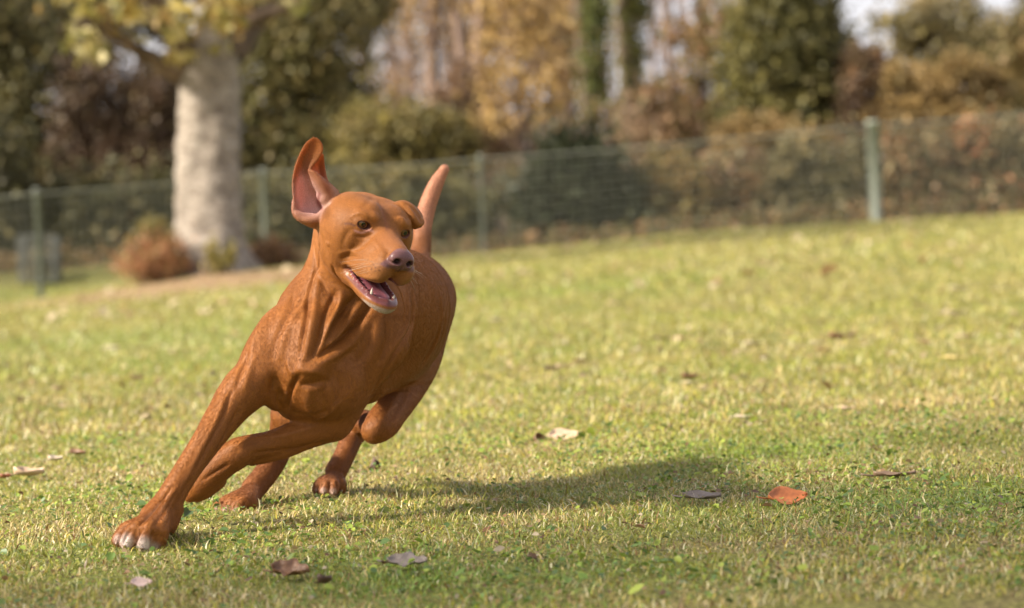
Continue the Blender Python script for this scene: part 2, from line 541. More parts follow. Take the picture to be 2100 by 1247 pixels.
# neck
chain([(738, 470, 5.07, .066), (722, 540, 5.06, .068), (708, 610, 5.09, .080), (690, 670, 5.12, .094)], k=0.03)
chain([(690, 470, 5.07, .034), (690, 530, 5.08, .040), (684, 590, 5.10, .048), (650, 645, 5.12, .060)], k=0.04)
chain([(790, 560, 5.12, .045), (794, 630, 5.10, .046), (780, 700, 5.08, .052)], k=0.04)   # throat to shoulder, picture right
# breast: two lobes and the breastbone
chain([(650, 690, 5.00, .05), (632, 760, 5.00, .055), (618, 812, 5.03, .040)], k=0.03)
ell(565, 812, 5.02, (0.020, 0.026, 0.03), img=-10, k=0.012)
ell(668, 800, 5.015, (0.050, 0.050, 0.05), k=0.03)
ell(722, 752, 5.045, (0.050, 0.080, 0.05), img=18, k=0.05)
ell(625, 838, 5.06, (0.045, 0.022, 0.05), k=0.02)
# shoulder and upper arm, picture left
ell(622, 650, 5.07, (0.042, 0.100, 0.06), img=36, k=0.025)
ell(566, 718, 5.03, (0.046, 0.082, 0.055), img=32, k=0.025)
chain([(586, 690, 5.04, .048), (543, 755, 5.01, .043), (503, 800, 4.99, .035)], k=0.025)
# foreleg picture left
chain([(498, 800, 4.99, .0345), (472, 830, 4.975, .0305), (446, 865, 4.955, .0262), (424, 902, 4.935, .0240), (394, 948, 4.92, .0226),
       (364, 996, 4.905, .0224), (342, 1034, 4.90, .0248), (318, 1062, 4.89, .0265)], k=0.02)
ell(466, 822, 4.99, (0.020, 0.026, 0.024), img=30, k=0.015)
chain([(530, 800, 5.00, .012), (486, 846, 4.985, .0175), (448, 898, 4.96, .013), (418, 940, 4.94, .009), (398, 966, 4.93, .006)], k=0.014)
FPD = ground_depth(285, 1128) + 0.02
# paw picture left: four toes
def paw(wr, toes, tr, kk=0.008):
    for t in toes:
        chain([(wr[0], wr[1], wr[2], tr * 1.1), (t[0], t[1], t[2], tr * 0.95), (t[3], t[4], t[5], tr * 1.12), (t[6], t[7], t[8], tr * 1.0)], k=kk)
print('paw depth', FPD)
d0 = FPD
paw((334, 1046, 4.885), [
    (288, 1074, d0 + .02, 262, 1088, d0 + .012, 246, 1106, d0 + .012),
    (296, 1074, d0 - .008, 275, 1090, d0 - .024, 262, 1112, d0 - .022),
    (314, 1076, d0 - .015, 301, 1094, d0 - .034, 296, 1116, d0 - .032),
    (332, 1076, d0 - .008, 327, 1096, d0 - .022, 322, 1116, d0 - .018)], 0.0132, .006)
chain([(362, 1045, 4.90, .012), (356, 1068, 4.895, .010), (351, 1084, 4.89, .0075)], k=0.006)     # dew claw pad
chain([(330, 1070, 4.90, .024), (300, 1098, d0 + .02, .020)], k=0.012)

# shoulder, upper arm picture right
ell(765, 678, 5.07, (0.046, 0.088, 0.06), img=20, k=0.03)
chain([(752, 700, 5.08, .048), (718, 772, 5.06, .040), (699, 834, 5.06, .0300), (690, 862, 5.06, .0270)], k=0.025)
# foreleg picture right (own field, so that it stays apart where the legs cross)
LEFT = []
CHAN[0] = LEFT
chain([(699, 840, 5.06, .0300), (684, 869, 5.05, .0262), (655, 878, 5.04, .0262), (610, 890, 5.03, .0240), (560, 907, 5.025, .0212), (515, 918, 5.02, .0225),
       (487, 930, 5.02, .0268), (462, 947, 5.025, .0258), (434, 972, 5.03, .0250), (414, 994, 5.035, .0220)], k=0.02)
chain([(690, 884, 5.05, .013), (640, 906, 5.04, .010), (580, 932, 5.03, .008), (520, 945, 5.03, .008)], k=0.01)
chain([(425, 985, 5.03, .014), (405, 1004, 5.035, .013), (390, 1018, 5.04, .010)], k=0.008)
chain([(445, 985, 5.045, .016), (425, 1005, 5.05, .013), (405, 1018, 5.05, .010)], k=0.008)
CHAN[0] = BODY

# hind leg picture right
chain([(855, 622, 5.58, .070), (864, 685, 5.53, .050), (855, 740, 5.46, .044), (834, 790, 5.40, .0375), (806, 838, 5.33, .0315), (783, 870, 5.28, .0295), (768, 883, 5.27, .0245)], k=0.04)
chain([(840, 700, 5.36, .050), (796, 742, 5.26, .047), (752, 784, 5.17, .038)], k=0.04)
chain([(754, 860, 5.57, .016), (732, 866, 5.62, .020), (724, 886, 5.61, .0205)], k=0.01)
chain([(780, 872, 5.31, .026), (762, 870, 5.44, .021), (742, 868, 5.56, .018), (733, 878, 5.60, .021)], k=0.02)
HBD = ground_depth(677, 1004)
chain([(738, 870, 5.60, .021), (721, 900, 5.585, .0215), (707, 933, 5.56, .0200), (690, 966, 5.54, .0210)], k=0.012)
d1 = 5.50
paw((689, 972, 5.54), [
    (668, 984, d1 + .01, 658, 992, d1 - .01, 651, 1002, d1 - .012),
    (675, 986, d1 - .01, 669, 995, d1 - .03, 665, 1005, d1 - .035),
    (686, 986, d1 - .01, 685, 996, d1 - .03, 683, 1006, d1 - .035),
    (697, 984, d1 + .01, 699, 993, d1 - .01, 700, 1002, d1 - .012)], 0.0100, 0.004)
# hind leg picture left
chain([(800, 640, 5.52, .07), (720, 740, 5.45, .062), (640, 830, 5.36, .045), (600, 850, 5.36, .038)], k=0.03)
chain([(600, 848, 5.36, .036), (585, 870, 5.42, .028), (578, 890, 5.50, .022), (577, 905, 5.52, .021)], k=0.015)
chain([(577, 905, 5.52, .024), (565, 938, 5.49, .0240), (544, 973, 5.44, .0225), (520, 1002, 5.40, .0225)], k=0.012)
HAD = ground_depth(480, 1048)
d2 = 5.31
paw((522, 1003, 5.40), [
    (487, 1019, d2 + .03, 468, 1030, d2 + .02, 450, 1041, d2 + .015),
    (492, 1022, d2 + .01, 478, 1032, d2 - .005, 466, 1045, d2 - .01),
    (505, 1025, d2 + .00, 495, 1035, d2 - .015, 487, 1047, d2 - .02),
    (518, 1024, d2 + .02, 512, 1035, d2 + .00, 508, 1044, d2 + .0)], 0.0125, 0.006)
print('ground depths', FPD, HBD, HAD)

# tail
chain([(848, 560, 5.74, .030), (862, 520, 5.79, .021), (866, 470, 5.82, .0185), (876, 425, 5.83, .0175), (893, 380, 5.83, .0150), (911, 348, 5.83, .0095)], k=0.02)

# ======================= head
hell(-2.4, -1.4, -6.8, (4.8, 4.8, 7.2), k=0.03)              # cranium
hell(2.4, -1.4, -6.8, (4.8, 4.8, 7.2), k=0.02)
hell(-2.4, .75, -3.0, (2.8, 2.6, 2.9), k=0.016)                 # forehead
hell(2.4, .75, -3.0, (2.8, 2.6, 2.9), k=0.016)
for s in (-1, 1):
    hell(s * 4.5, -3.6, -6.8, (3.5, 5.4, 5.8), k=0.025)          # cheeks
    hell(s * 3.6, -8.0, -6.2, (2.6, 2.8, 3.8), k=0.025)          # angle of the jaw
    hell(s * 3.3, 1.45, -1.3, (1.8, 0.7, 1.2), k=0.010, yaw=s * 20)     # brow ridge
    hell(s * 2.75, 1.75, -.55, (.80, .68, .8), k=0.005)
hchain([(0, -1.2, -2.6, 2.9), (0, -1.5, 0.6, 2.3), (0, -1.75, 4.0, 1.9), (0, -1.7, 7.6, 1.65)], k=0.018)     # bridge
hell(0, -3.9, 2.8, (3.8, 3.2, 6.0), k=0.018)                # muzzle body
for s in (-1, 1):
    hell(s * 2.25, -4.9 + .35 * (s > 0), 6.9 - .3 * (s > 0), (1.95 - .2 * (s > 0), 2.65 - .3 * (s > 0), 2.7), k=0.010)            # lips
    hell(s * 2.9, -6.0, 3.6, (1.35, 2.15, 3.9), k=0.012)
    hell(s * 3.2, -6.6, 0.2, (1.1, 1.9, 3.2), k=0.014)
hell(0, -2.3, 9.0, (2.35, 1.85, 1.35), k=0.006)                # nose
hell(-1.0, -2.4, 9.3, (1.1, 1.15, .95), k=0.004)
hell(1.0, -2.4, 9.3, (1.1, 1.15, .95), k=0.004)
hell(-1.15, -2.45, 10.25, (.62, .56, 1.0), k=0.003, mode='s')   # nostrils
hell(1.15, -2.45, 10.25, (.62, .56, 1.0), k=0.003, mode='s')
hchain([(-1.3, -2.75, 10.05, .2), (-1.9, -2.9, 9.7, .16), (-2.3, -2.75, 9.2, .12)], k=0.003, mode='s')
hchain([(1.3, -2.75, 10.05, .2), (1.9, -2.9, 9.7, .16), (2.3, -2.75, 9.2, .12)], k=0.003, mode='s')
hchain([(0, -3.2, 10.1, .12), (0, -4.4, 9.4, .16), (0, -6.2, 9.0, .22)], k=0.004, mode='s')            # philtrum
# mouth cavity, then the lower jaw
CAV = (L(0, -8.6, 1.6), 9)
hell(0, -8.5, 2.2, (3.1, 1.9, 6.6), k=0.004, mode='s', pitch=6)
# lower jaw as a U shaped rim
for s in (-1, 1):
    hchain([(s * 3.4, -8.6, -5.0, 1.6), (s * 3.1, -9.8, -2.2, 1.0), (s * 2.75, -10.2, .8, .85), (s * 2.6, -10.5, 3.8, .85), (s * 2.3, -10.75, 6.6, .9), (s * 1.3, -10.95, 8.2, 1.0), (0, -10.95, 8.7, 1.0)], k=0.008)
hell(0, -11.3, 2.2, (2.7, 1.0, 6.8), k=0.010, pitch=2)
hell(0, -9.6, -5.0, (4.0, 2.4, 4.0), k=0.02, pitch=10)
for s in (-1, 1):     # mouth corners: stretched skin
    hchain([(s * 3.4, -6.9, -2.0, .55), (s * 3.5, -7.9, -3.0, .6), (s * 3.25, -9.3, -2.4, .5)], k=0.008)
for s in (-1, 1):     # uneven, frilled edge of the lower lip
    for i_, t_ in enumerate(np.linspace(-2.4, 6.4, 15)):
        hell(s * np.interp(t_, [-2.2, .8, 3.8, 6.6], [3.25, 2.95, 2.8, 2.5]), np.interp(t_, [-2.2, .8, 3.8, 6.6], [-9.1, -9.55, -9.85, -10.0]) + .12 * (i_ % 2), t_, (.26 + .08 * ((i_ * 7) % 3), .30 + .06 * ((i_ * 5) % 3), .26), k=0.003)
# eyes
EYEP = []
for s, (er, eu, ef) in ((-1, (-3.95, .0, -1.75)), (1, (3.95, .0, -1.75))):
    hell(er, eu, ef + .60, (1.45, 1.15, 1.2), k=0.006, yaw=s * 24)                     # lid bulge
    hell(er + s * .05, eu - .05, ef + 1.55, (1.20, .72, 1.15), k=0.002, mode='s', yaw=s * 24)  # opening
    EYEP.append((er, eu, ef, s))
# ---- ear, picture left
e = 4.99
sheet([[(612, 448, e - .008), (626, 454, e - .006), (645, 454, e - .004), (664, 438, e + .002)],
       [(606, 434, e - .004), (624, 434, e + .008), (645, 436, e + .012), (664, 428, e + .004)],
       [(603, 410, e - .012), (620, 408, e + .010), (642, 408, e + .016), (660, 405, e + .004)],
       [(601, 375, e - .018), (613, 375, e + .000), (629, 378, e + .008), (645, 380, e - .004)],
       [(606, 345, e - .018), (614, 344, e - .006), (624, 346, e - .002), (635, 350, e - .010)],
       [(617, 315, e - .010), (626, 316, e - .002), (638, 322, e - .002), (650, 328, e - .006)],
       [(630, 293, e - .004), (640, 297, e + .000), (650, 303, e + .000), (660, 310, e - .003)],
       [(643, 284, e), (649, 285, e + .001), (654, 289, e + .001), (659, 296, e)]], rad=.0020)
sheet([[(635, 350, e - .012), (646, 356, e - .018), (658, 364, e - .010), (668, 372, e + .004)],
       [(644, 378, e - .010), (658, 376, e - .022), (672, 380, e - .016), (686, 388, e + .004)],
       [(656, 402, e - .004), (668, 398, e - .018), (680, 398, e - .016), (696, 404, e + .004)],
       [(664, 426, e + .002), (674, 420, e - .012), (684, 418, e - .010), (700, 422, e + .006)]], rad=.0030)
sheet([[(650, 322, e + .002), (656, 320, e + .012), (661, 318, e + .016)],
       [(640, 345, e + .004), (652, 343, e + .022), (664, 345, e + .022)],
       [(648, 372, e + .012), (660, 370, e + .026), (672, 374, e + .020)],
       [(664, 400, e + .020), (678, 394, e + .026), (692, 392, e + .018)]], rad=.0026)
chain([(604, 412, e - .004, .0042), (604, 432, e - .004, .0048), (614, 446, e - .010, .0052), (632, 452, e - .014, .0056), (650, 450, e - .010, .0080), (668, 436, e - .004, .010), (684, 424, e + .004, .011)], k=0.005)
chain([(612, 440, e - .006, .0060), (624, 444, e - .006, .0070), (640, 446, e - .004, .0080)], k=0.006)
chain([(657, 404, e - .006, .006), (668, 410, e - .012, .008), (684, 414, e - .004, .012)], k=0.008)
chain([(624, 452, e, .006), (644, 456, e + .005, .011), (664, 448, e + .02, .016)], k=0.01)
# ---- ear, picture right: a small flap folded forward over itself
e = 4.99
sheet([[(816, 420, e + .004), (826, 420, e - .004), (834, 428, e - .006)],
       [(834, 419, e + .010), (842, 424, e - .004), (842, 438, e - .008)],
       [(850, 426, e + .014), (854, 436, e - .002), (846, 452, e - .008)],
       [(862, 440, e + .012), (860, 452, e - .004), (850, 462, e - .010)],
       [(866, 456, e + .004), (860, 463, e - .006), (852, 466, e - .010)]], rad=.0032)
sheet([[(838, 424, e - .004), (836, 434, e - .014), (838, 446, e - .010)],
       [(852, 434, e - .004), (846, 444, e - .018), (844, 456, e - .014)],
       [(864, 450, e + .002), (857, 458, e - .012), (850, 467, e - .012)]], rad=.0026)
chain([(828, 428, e - .010, .0045), (838, 432, e - .014, .005), (848, 446, e - .018, .005), (857, 460, e - .014, .006), (864, 455, e - .004, .0056)], k=0.004)
chain([(824, 430, e + .004, .014), (836, 446, e + .014, .012)], k=0.012)

# ---------------- evaluate and polygonise
def run_ops(ops, lo, hi, h):
    n = np.ceil((hi - lo) / h).astype(int) + 1
    ax = [(lo[i] + np.arange(n[i]) * h).astype(np.float32) for i in range(3)]
    F = np.full(tuple(n), 0.2, dtype=np.float32)
    for mode, fn, l, u, k in ops:
        m = k + 3.2 * h
        i0 = np.maximum(np.floor((l - m - lo) / h).astype(int), 0)
        i1 = np.minimum(np.ceil((u + m - lo) / h).astype(int) + 1, n)
        if (i1 <= i0).any():
            continue
        X = ax[0][i0[0]:i1[0]][:, None, None]
        Y = ax[1][i0[1]:i1[1]][None, :, None]
        Z = ax[2][i0[2]:i1[2]][None, None, :]
        d = fn(X, Y, Z).astype(np.float32)
        S = F[i0[0]:i1[0], i0[1]:i1[1], i0[2]:i1[2]]
        if mode == 'u':
            if k <= 0:
                np.minimum(S, d, out=S)
            else:
                hh = np.maximum(k - np.abs(S - d), 0) / k
                S[...] = np.minimum(S, d) - hh * hh * k * 0.25
        else:
            d = -d
            hh = np.maximum(k - np.abs(S - d), 0) / k
            S[...] = np.maximum(S, d) + hh * hh * k * 0.25
    return F, ax

def dog_field(lo, hi, h):
    A, ax = run_ops(BODY, lo, hi, h)
    B, _ = run_ops(LEFT, lo, hi, h)
    c = cam_pt(705, 872, 5.05)
    X = ax[0][:, None, None]; Y = ax[1][None, :, None]; Z = ax[2][None, None, :]
    dist = np.sqrt((X - c[0]) ** 2 + (Y - c[1]) ** 2 + (Z - c[2]) ** 2)
    k = np.clip(0.020 * (1 - (dist - 0.06) / 0.06), 0.0015, 0.020).astype(np.float32)
    del dist
    hh = np.maximum(k - np.abs(A - B), 0) / k
    return np.minimum(A, B) - hh * hh * k * 0.25, ax

def surface_nets(F, ax):
    h = ax[0][1] - ax[0][0]
    S = F < 0
    nx, ny, nz = F.shape
    c = np.zeros((nx - 1, ny - 1, nz - 1), dtype=np.uint8)
    for dx in (0, 1):
        for dy in (0, 1):
            for dz in (0, 1):
                c += S[dx:nx - 1 + dx, dy:ny - 1 + dy, dz:nz - 1 + dz]
    act = np.argwhere((c > 0) & (c < 8))
    del c
    idx = np.full((nx - 1, ny - 1, nz - 1), -1, dtype=np.int32)
    idx[act[:, 0], act[:, 1], act[:, 2]] = np.arange(len(act))
    acc = np.zeros((len(act), 3)); cnt = np.zeros(len(act))
    corners = [(0, 0, 0), (1, 0, 0), (0, 1, 0), (1, 1, 0), (0, 0, 1), (1, 0, 1), (0, 1, 1), (1, 1, 1)]
    V = [F[act[:, 0] + a, act[:, 1] + b, act[:, 2] + d_] for a, b, d_ in corners]
    for i in range(8):
        for j in range(i + 1, 8):
            if sum(abs(corners[i][q] - corners[j][q]) for q in range(3)) != 1:
                continue
            a, b = V[i], V[j]
            m = (a < 0) != (b < 0)
            t = np.where(m, a / np.where(m, a - b, 1), 0)
            for q in range(3):
                acc[:, q] += m * (corners[i][q] + t * (corners[j][q] - corners[i][q]))
            cnt += m
    P = np.array([ax[0][0], ax[1][0], ax[2][0]]) + (act + acc / cnt[:, None]) * h
    faces = []
    for axis in range(3):
        s0 = [slice(None)] * 3; s1 = [slice(None)] * 3
        s0[axis] = slice(0, -1); s1[axis] = slice(1, None)
        a, b = S[tuple(s0)], S[tuple(s1)]
        e_ = np.argwhere(a != b)
        ok = np.ones(len(e_), bool)
        o1, o2 = [q for q in range(3) if q != axis]
        ok &= (e_[:, o1] > 0) & (e_[:, o2] > 0) & (e_[:, o1] < F.shape[o1] - 1) & (e_[:, o2] < F.shape[o2] - 1)
        e_ = e_[ok]
        sgn = a[e_[:, 0], e_[:, 1], e_[:, 2]]
        q = []
        for d1_, d2_ in ((0, 0), (1, 0), (1, 1), (0, 1)):
            g = e_.copy(); g[:, o1] -= d1_; g[:, o2] -= d2_
            q.append(idx[g[:, 0], g[:, 1], g[:, 2]])
        q = np.stack(q, 1)
        if axis == 1:
            sgn = ~sgn
        q[~sgn] = q[~sgn][:, ::-1]
        faces.append(q)
    Q = np.concatenate(faces)
    Q = Q[(Q >= 0).all(1)]
    return P, Q

def smooth_pts(P, Q, it, lam=0.5):
    n = len(P)
    E = np.concatenate([Q[:, [0, 1]], Q[:, [1, 2]], Q[:, [2, 3]], Q[:, [3, 0]]])
    I = np.concatenate([E[:, 0], E[:, 1]]); J = np.concatenate([E[:, 1], E[:, 0]])
    cnt = np.maximum(np.bincount(I, minlength=n), 1)[:, None]
    for s in range(it):
        for l in (lam, -lam * 1.03):
            M = np.stack([np.bincount(I, weights=P[J, q], minlength=n) for q in range(3)], 1) / cnt
            P = P + l * (M - P)
    return P

def normals_of(P, Q):
    nrm = np.cross(P[Q[:, 2]] - P[Q[:, 0]], P[Q[:, 3]] - P[Q[:, 1]])
    N = np.zeros_like(P)
    for q in range(4):
        for a in range(3):
            N[:, a] += np.bincount(Q[:, q], weights=nrm[:, a], minlength=len(P))
    return N / np.maximum(np.linalg.norm(N, axis=1), 1e-12)[:, None]

H_BODY, H_HEAD = DOG_RES
lo_b = cam_pt(225, 1140, 4.78); lo_b[0] -= .02; lo_b[1] -= .03; lo_b[2] = min(FPD, 4.9) - 0.10
hi_b = cam_pt(945, 270, 5.3); hi_b[0] = cam_pt(950, 0, 5.9)[0] + .03; hi_b[1] = cam_pt(0, 330, 5.9)[1] + .05; hi_b[2] = 5.92
hi_b[0] = max(hi_b[0], -0.05); lo_b[1] = cam_pt(0, 1140, 4.9)[1] - .03
lo_b[0] = cam_pt(225, 0, 4.95)[0] - .02
# the head box: everything of the head and the upper neck
lo_h = np.array([cam_pt(594, 0, 5.0)[0], cam_pt(0, 652, 4.9)[1], 4.76])
hi_h = np.array([cam_pt(876, 0, 4.95)[0], cam_pt(0, 272, 5.0)[1], 5.125])
F_, ax_ = dog_field(lo_b, hi_b, H_BODY)
P, Q = surface_nets(F_, ax_)
del F_
def inside(P, m):
    return ((P > lo_h + m) & (P < hi_h - m)).all(1)
P = smooth_pts(P, Q, 2)
N = normals_of(P, Q)
ins = inside(P, 0.002)
P[ins] -= N[ins] * 0.00025
deep = inside(P, 0.008)
Q = Q[~deep[Q].all(1)]
F_, ax_ = dog_field(lo_h - 0.006, hi_h + 0.006, H_HEAD)
P2, Q2 = surface_nets(F_, ax_)
del F_
P2 = smooth_pts(P2, Q2, 2)
out = ~inside(P2, 0.0)
Q2 = Q2[~out[Q2].any(1)]
Q2 = Q2 + len(P)
P = np.concatenate([P, P2]); Q = np.concatenate([Q, Q2])
used = np.zeros(len(P), bool); used[Q.ravel()] = True
remap = np.cumsum(used) - 1
P = P[used]; Q = remap[Q]
N = normals_of(P, Q)
print('dog verts', len(P), 'quads', len(Q))

# ---------------- sculpted creases, ridges, tendons and veins
from collections import defaultdict
Psub = P
bvh = BVHTree.FromPolygons([tuple(p) for p in P], [tuple(int(v) for v in q) for q in Q]) if len(Q) < 900000 else None

def hit(px, py):
    dr = Vector(cam_pt(px, py, 1.0)).normalized()
    r = bvh.ray_cast(Vector((0, 0, 0)), dr)
    return np.array(r[0]) if r[0] is not None else None

STROKES = []
def stroke(pts, width, amp):
    STROKES.append((pts, width, amp))
# neck folds
stroke([(643, 500), (644, 553), (634, 600), (627, 640), (621, 690)], 5, -2.6)
stroke([(656, 560), (648, 610), (640, 660), (628, 720), (612, 760)], 9, 3.2)
stroke([(686, 600), (667, 645), (655, 695), (640, 735)], 7, -4.0)
stroke([(704, 610), (680, 655), (664, 700), (650, 730)], 7, 3.5)
stroke([(725, 611), (694, 648), (673, 690), (657, 724)], 6, -4.0)
stroke([(742, 620), (712, 660), (686, 695), (668, 712)], 7, 3.5)
stroke([(756, 630), (727, 668), (696, 698), (671, 718), (650, 736)], 6, -6.0)
stroke([(606, 762), (632, 757), (664, 768)], 10, 3.6)
stroke([(612, 788), (640, 787), (668, 780)], 8, -3.2)
stroke([(765, 640), (735, 685), (700, 718), (672, 736)], 9, 3.0)
stroke([(632, 620), (622, 680), (618, 726)], 6, -2.5)
# breast
stroke([(622, 775), (650, 752), (680, 740)], 16, 4.0)
stroke([(700, 742), (726, 780), (716, 820)], 20, 4.0)
stroke([(676, 776), (664, 804), (668, 842)], 8, -2.0)
stroke([(640, 790), (628, 820), (640, 846)], 12, 2.5)
stroke([(612, 768), (596, 800), (590, 836)], 6, -5.0)
stroke([(744, 740), (752, 780), (738, 820)], 9, -1.2)
stroke([(845, 600), (847, 640), (841, 675), (806, 731), (780, 780), (753, 829)], 6, -3.2)
stroke([(836, 600), (837, 640), (830, 675), (796, 728), (770, 776)], 8, 2.4)
stroke([(760, 700), (744, 730), (728, 742)], 10, -2.2)
stroke([(655, 500), (652, 535), (645, 562)], 4, -2.4)
stroke([(606, 592), (592, 640), (570, 690), (560, 730)], 9, -2.2)
stroke([(648, 745), (690, 722), (730, 700)], 10, 2.4)
stroke([(690, 770), (700, 800), (690, 826)], 8, -2.0)
stroke([(575, 800), (570, 820), (578, 836)], 5, -2.0)
stroke([(600, 846), (640, 850), (676, 842)], 5, -2.2)
stroke([(700, 600), (690, 640), (672, 668)], 5, 1.6)
stroke([(775, 650), (770, 700), (752, 745)], 12, 2.4)
stroke([(790, 660), (792, 700), (778, 740)], 7, -2.0)
stroke([(536, 660), (520, 700), (512, 740)], 9, 1.8)
stroke([(640, 590), (622, 625), (600, 650)], 8, 1.8)
# shoulder picture left
stroke([(511, 722), (495, 757), (484, 795)], 5, -2.8)
stroke([(523, 730), (510, 765), (500, 800)], 7, 1.8)
stroke([(560, 640), (548, 690), (556, 740)], 16, -2.5)
stroke([(590, 740), (598, 760), (607, 772)], 6, 3.0)
stroke([(562, 770), (558, 800)], 8, -3.0)
stroke([(600, 650), (580, 700), (575, 740)], 12, 2.2)
# foreleg picture left
stroke([(476, 800), (455, 856), (428, 908), (398, 966)], 5, -2.6)
stroke([(462, 815), (442, 868), (412, 925), (380, 985)], 6, 1.8)
stroke([(486, 845), (467, 882), (446, 918), (420, 955)], 5, -3.0)
stroke([(505, 830), (484, 868), (462, 905)], 6, 1.5)
stroke([(390, 985), (365, 1025), (345, 1055)], 6, -1.8)
stroke([(352, 1000), (322, 1042), (291, 1076)], 4, -1.8)
stroke([(364, 1008), (336, 1050), (312, 1082)], 4, -1.8)
stroke([(372, 1020), (352, 1055), (334, 1086)], 4, -1.4)
# foreleg picture right
stroke([(480, 915), (520, 900), (580, 893), (657, 871)], 6, 1.5)
stroke([(520, 930), (560, 925), (610, 918), (672, 903)], 5, -2.4)
stroke([(470, 950), (440, 968), (415, 985)], 4, -1.8)
stroke([(640, 862), (672, 846), (695, 826)], 6, 2.0)
stroke([(279, 1126), (281, 1106), (292, 1084)], 3.5, -3.2)
stroke([(309, 1126), (311, 1105), (316, 1086)], 3.5, -3.2)
stroke([(251, 1118), (256, 1104), (268, 1087)], 3.5, -2.6)
stroke([(458, 1040), (470, 1026)], 3, -2)
stroke([(476, 1044), (486, 1028)], 3, -2)
stroke([(497, 1044), (504, 1028)], 3, -2)
stroke([(658, 1000), (664, 986)], 3, -2)
stroke([(674, 1004), (677, 988)], 3, -2)
stroke([(691, 1002), (691, 988)], 3, -2)
# thigh, flank and ribs
stroke([(905, 660), (893, 700), (868, 745)], 8, -2.5)
stroke([(900, 590), (906, 640), (899, 690), (880, 730)], 7, 2.2)
stroke([(916, 640), (908, 690), (888, 745)], 7, -2.2)
stroke([(870, 560), (884, 610), (886, 660)], 14, -1.2)
stroke([(846, 600), (856, 650), (846, 710)], 16, 1.2)
for i_ in range(0):
    stroke([(850 + i_ * 15, 575 + i_ * 6), (862 + i_ * 13, 640), (850 + i_ * 12, 700)], 6, -.9)
stroke([(835, 790), (822, 830), (800, 862)], 8, -2.0)
stroke([(812, 815), (792, 850), (768, 880)], 9, 2.0)
# face
stroke([(798, 478), (792, 450), (782, 425), (776, 408)], 6, -.6)
stroke([(770, 470), (756, 490), (742, 500)], 9, -1.6)
stroke([(694, 520), (715, 514), (735, 518), (752, 508)], 4, 1.1)
stroke([(700, 530), (716, 526), (736, 528)], 3.5, -1.1)
stroke([(700, 543), (712, 540), (724, 545)], 4, 1.2)
stroke([(704, 551), (716, 550), (730, 556)], 3.5, -1.1)
stroke([(668, 497), (676, 503)], 5, 1.3)
stroke([(682, 545), (686, 560), (696, 572)], 5, -1.8)
stroke([(722, 442), (742, 436), (758, 446)], 5, 1.0)
stroke([(650, 470), (662, 500), (668, 540)], 12, -1.5)
stroke([(648, 520), (652, 560), (668, 590), (690, 620)], 8, -2.5)
stroke([(745, 430), (755, 415), (765, 405)], 9, -1.0)
stroke([(720, 470), (708, 485), (704, 505)], 7, -1.2)
stroke([(728, 484), (746, 486), (762, 480)], 4, -1.1)
stroke([(764, 492), (778, 508), (790, 524)], 6, 1.0)
stroke([(762, 510), (772, 530), (790, 548)], 9, -1.0)
stroke([(812, 452), (822, 448), (832, 456)], 5, 1.2)
stroke([(722, 560), (748, 568), (780, 572)], 5, 1.2)
disp = np.zeros(len(P))
for pts, width, amp in STROKES:
    C = crm(np.array(pts, float), max(3, int(6 * len(pts))))
    pts3 = [hit(*c) for c in C]
    taper = np.sin(np.linspace(0.15, math.pi - 0.15, len(C))) ** 0.6
    S3 = [(p, t) for p, t in zip(pts3, taper) if p is not None]
    if len(S3) < 2:
        continue
    wm = width / 1170.0
    A3 = np.array([s[0] for s in S3]); T3 = np.array([s[1] for s in S3])
    m = ((P > A3.min(0) - 3 * wm) & (P < A3.max(0) + 3 * wm)).all(1)
    ids = np.nonzero(m)[0]
    best = np.full(len(ids), 1e9); bt = np.zeros(len(ids))
    pp = P[ids]
    for i in range(len(A3) - 1):
        a, b = A3[i], A3[i + 1]
        if np.linalg.norm(b - a) > 0.05:
            continue
        ba = b - a
        t = np.clip(((pp - a) @ ba) / max(ba @ ba, 1e-12), 0, 1)
        dd = ((pp - a - t[:, None] * ba) ** 2).sum(1)
        better = dd < best
        best[better] = dd[better]; bt[better] = (T3[i] + t * (T3[i + 1] - T3[i]))[better]
    disp[ids] += amp * 0.00165 * bt * np.exp(-best / (wm * wm))
P = P + N * disp[:, None]
P = smooth_pts(P, Q, 1)
N = normals_of(P, Q)

# ---------------- coat colours
def dist_to(px, py, d):
    c = cam_pt(px, py, d)
    return np.linalg.norm(P - c, axis=1)
def head_uvw():
    q = (P - HO) * 100
    return q @ HRt, q @ HU, q @ HF
coat = np.array([0.250, 0.089, 0.0170])
col = np.tile(coat, (len(P), 1))
def blend(mask, rgb):
    global col
    mask = np.clip(mask, 0, 1)[:, None]
    col = col * (1 - mask) + np.array(rgb) * mask
hr_, hu_, hf_ = head_uvw()
def gauss_l(r, u, f, sr, su, sf):
    return np.exp(-(((hr_ - r) / sr) ** 2 + ((hu_ - u) / su) ** 2 + ((hf_ - f) / sf) ** 2))
# back and rump a deeper, duller red, with their sky-lit tone painted in
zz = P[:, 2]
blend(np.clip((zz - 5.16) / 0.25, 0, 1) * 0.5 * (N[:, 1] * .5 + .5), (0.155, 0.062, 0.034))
def cstroke(pts, width, rgb, amt):
    C = [hit(*c) for c in crm(np.array(pts, float), max(3, 6 * len(pts)))]
    C = [c for c in C if c is not None]
    if len(C) < 2:
        return
    wm = width / 1170.0
    best = np.full(len(P), 1e9)
    for a, b in zip(C[:-1], C[1:]):
        if np.linalg.norm(b - a) > .04:
            continue
        ba = b - a
        t = np.clip(((P - a) @ ba) / max(ba @ ba, 1e-12), 0, 1)
        best = np.minimum(best, ((P - a - t[:, None] * ba) ** 2).sum(1))
    blend(amt * np.exp(-best / wm ** 2), rgb)
PINK = (0.26, 0.075, 0.080)
def sm(x, a, b_):
    t = np.clip((x - a) / (b_ - a), 0, 1)
    return t * t * (3 - 2 * t)
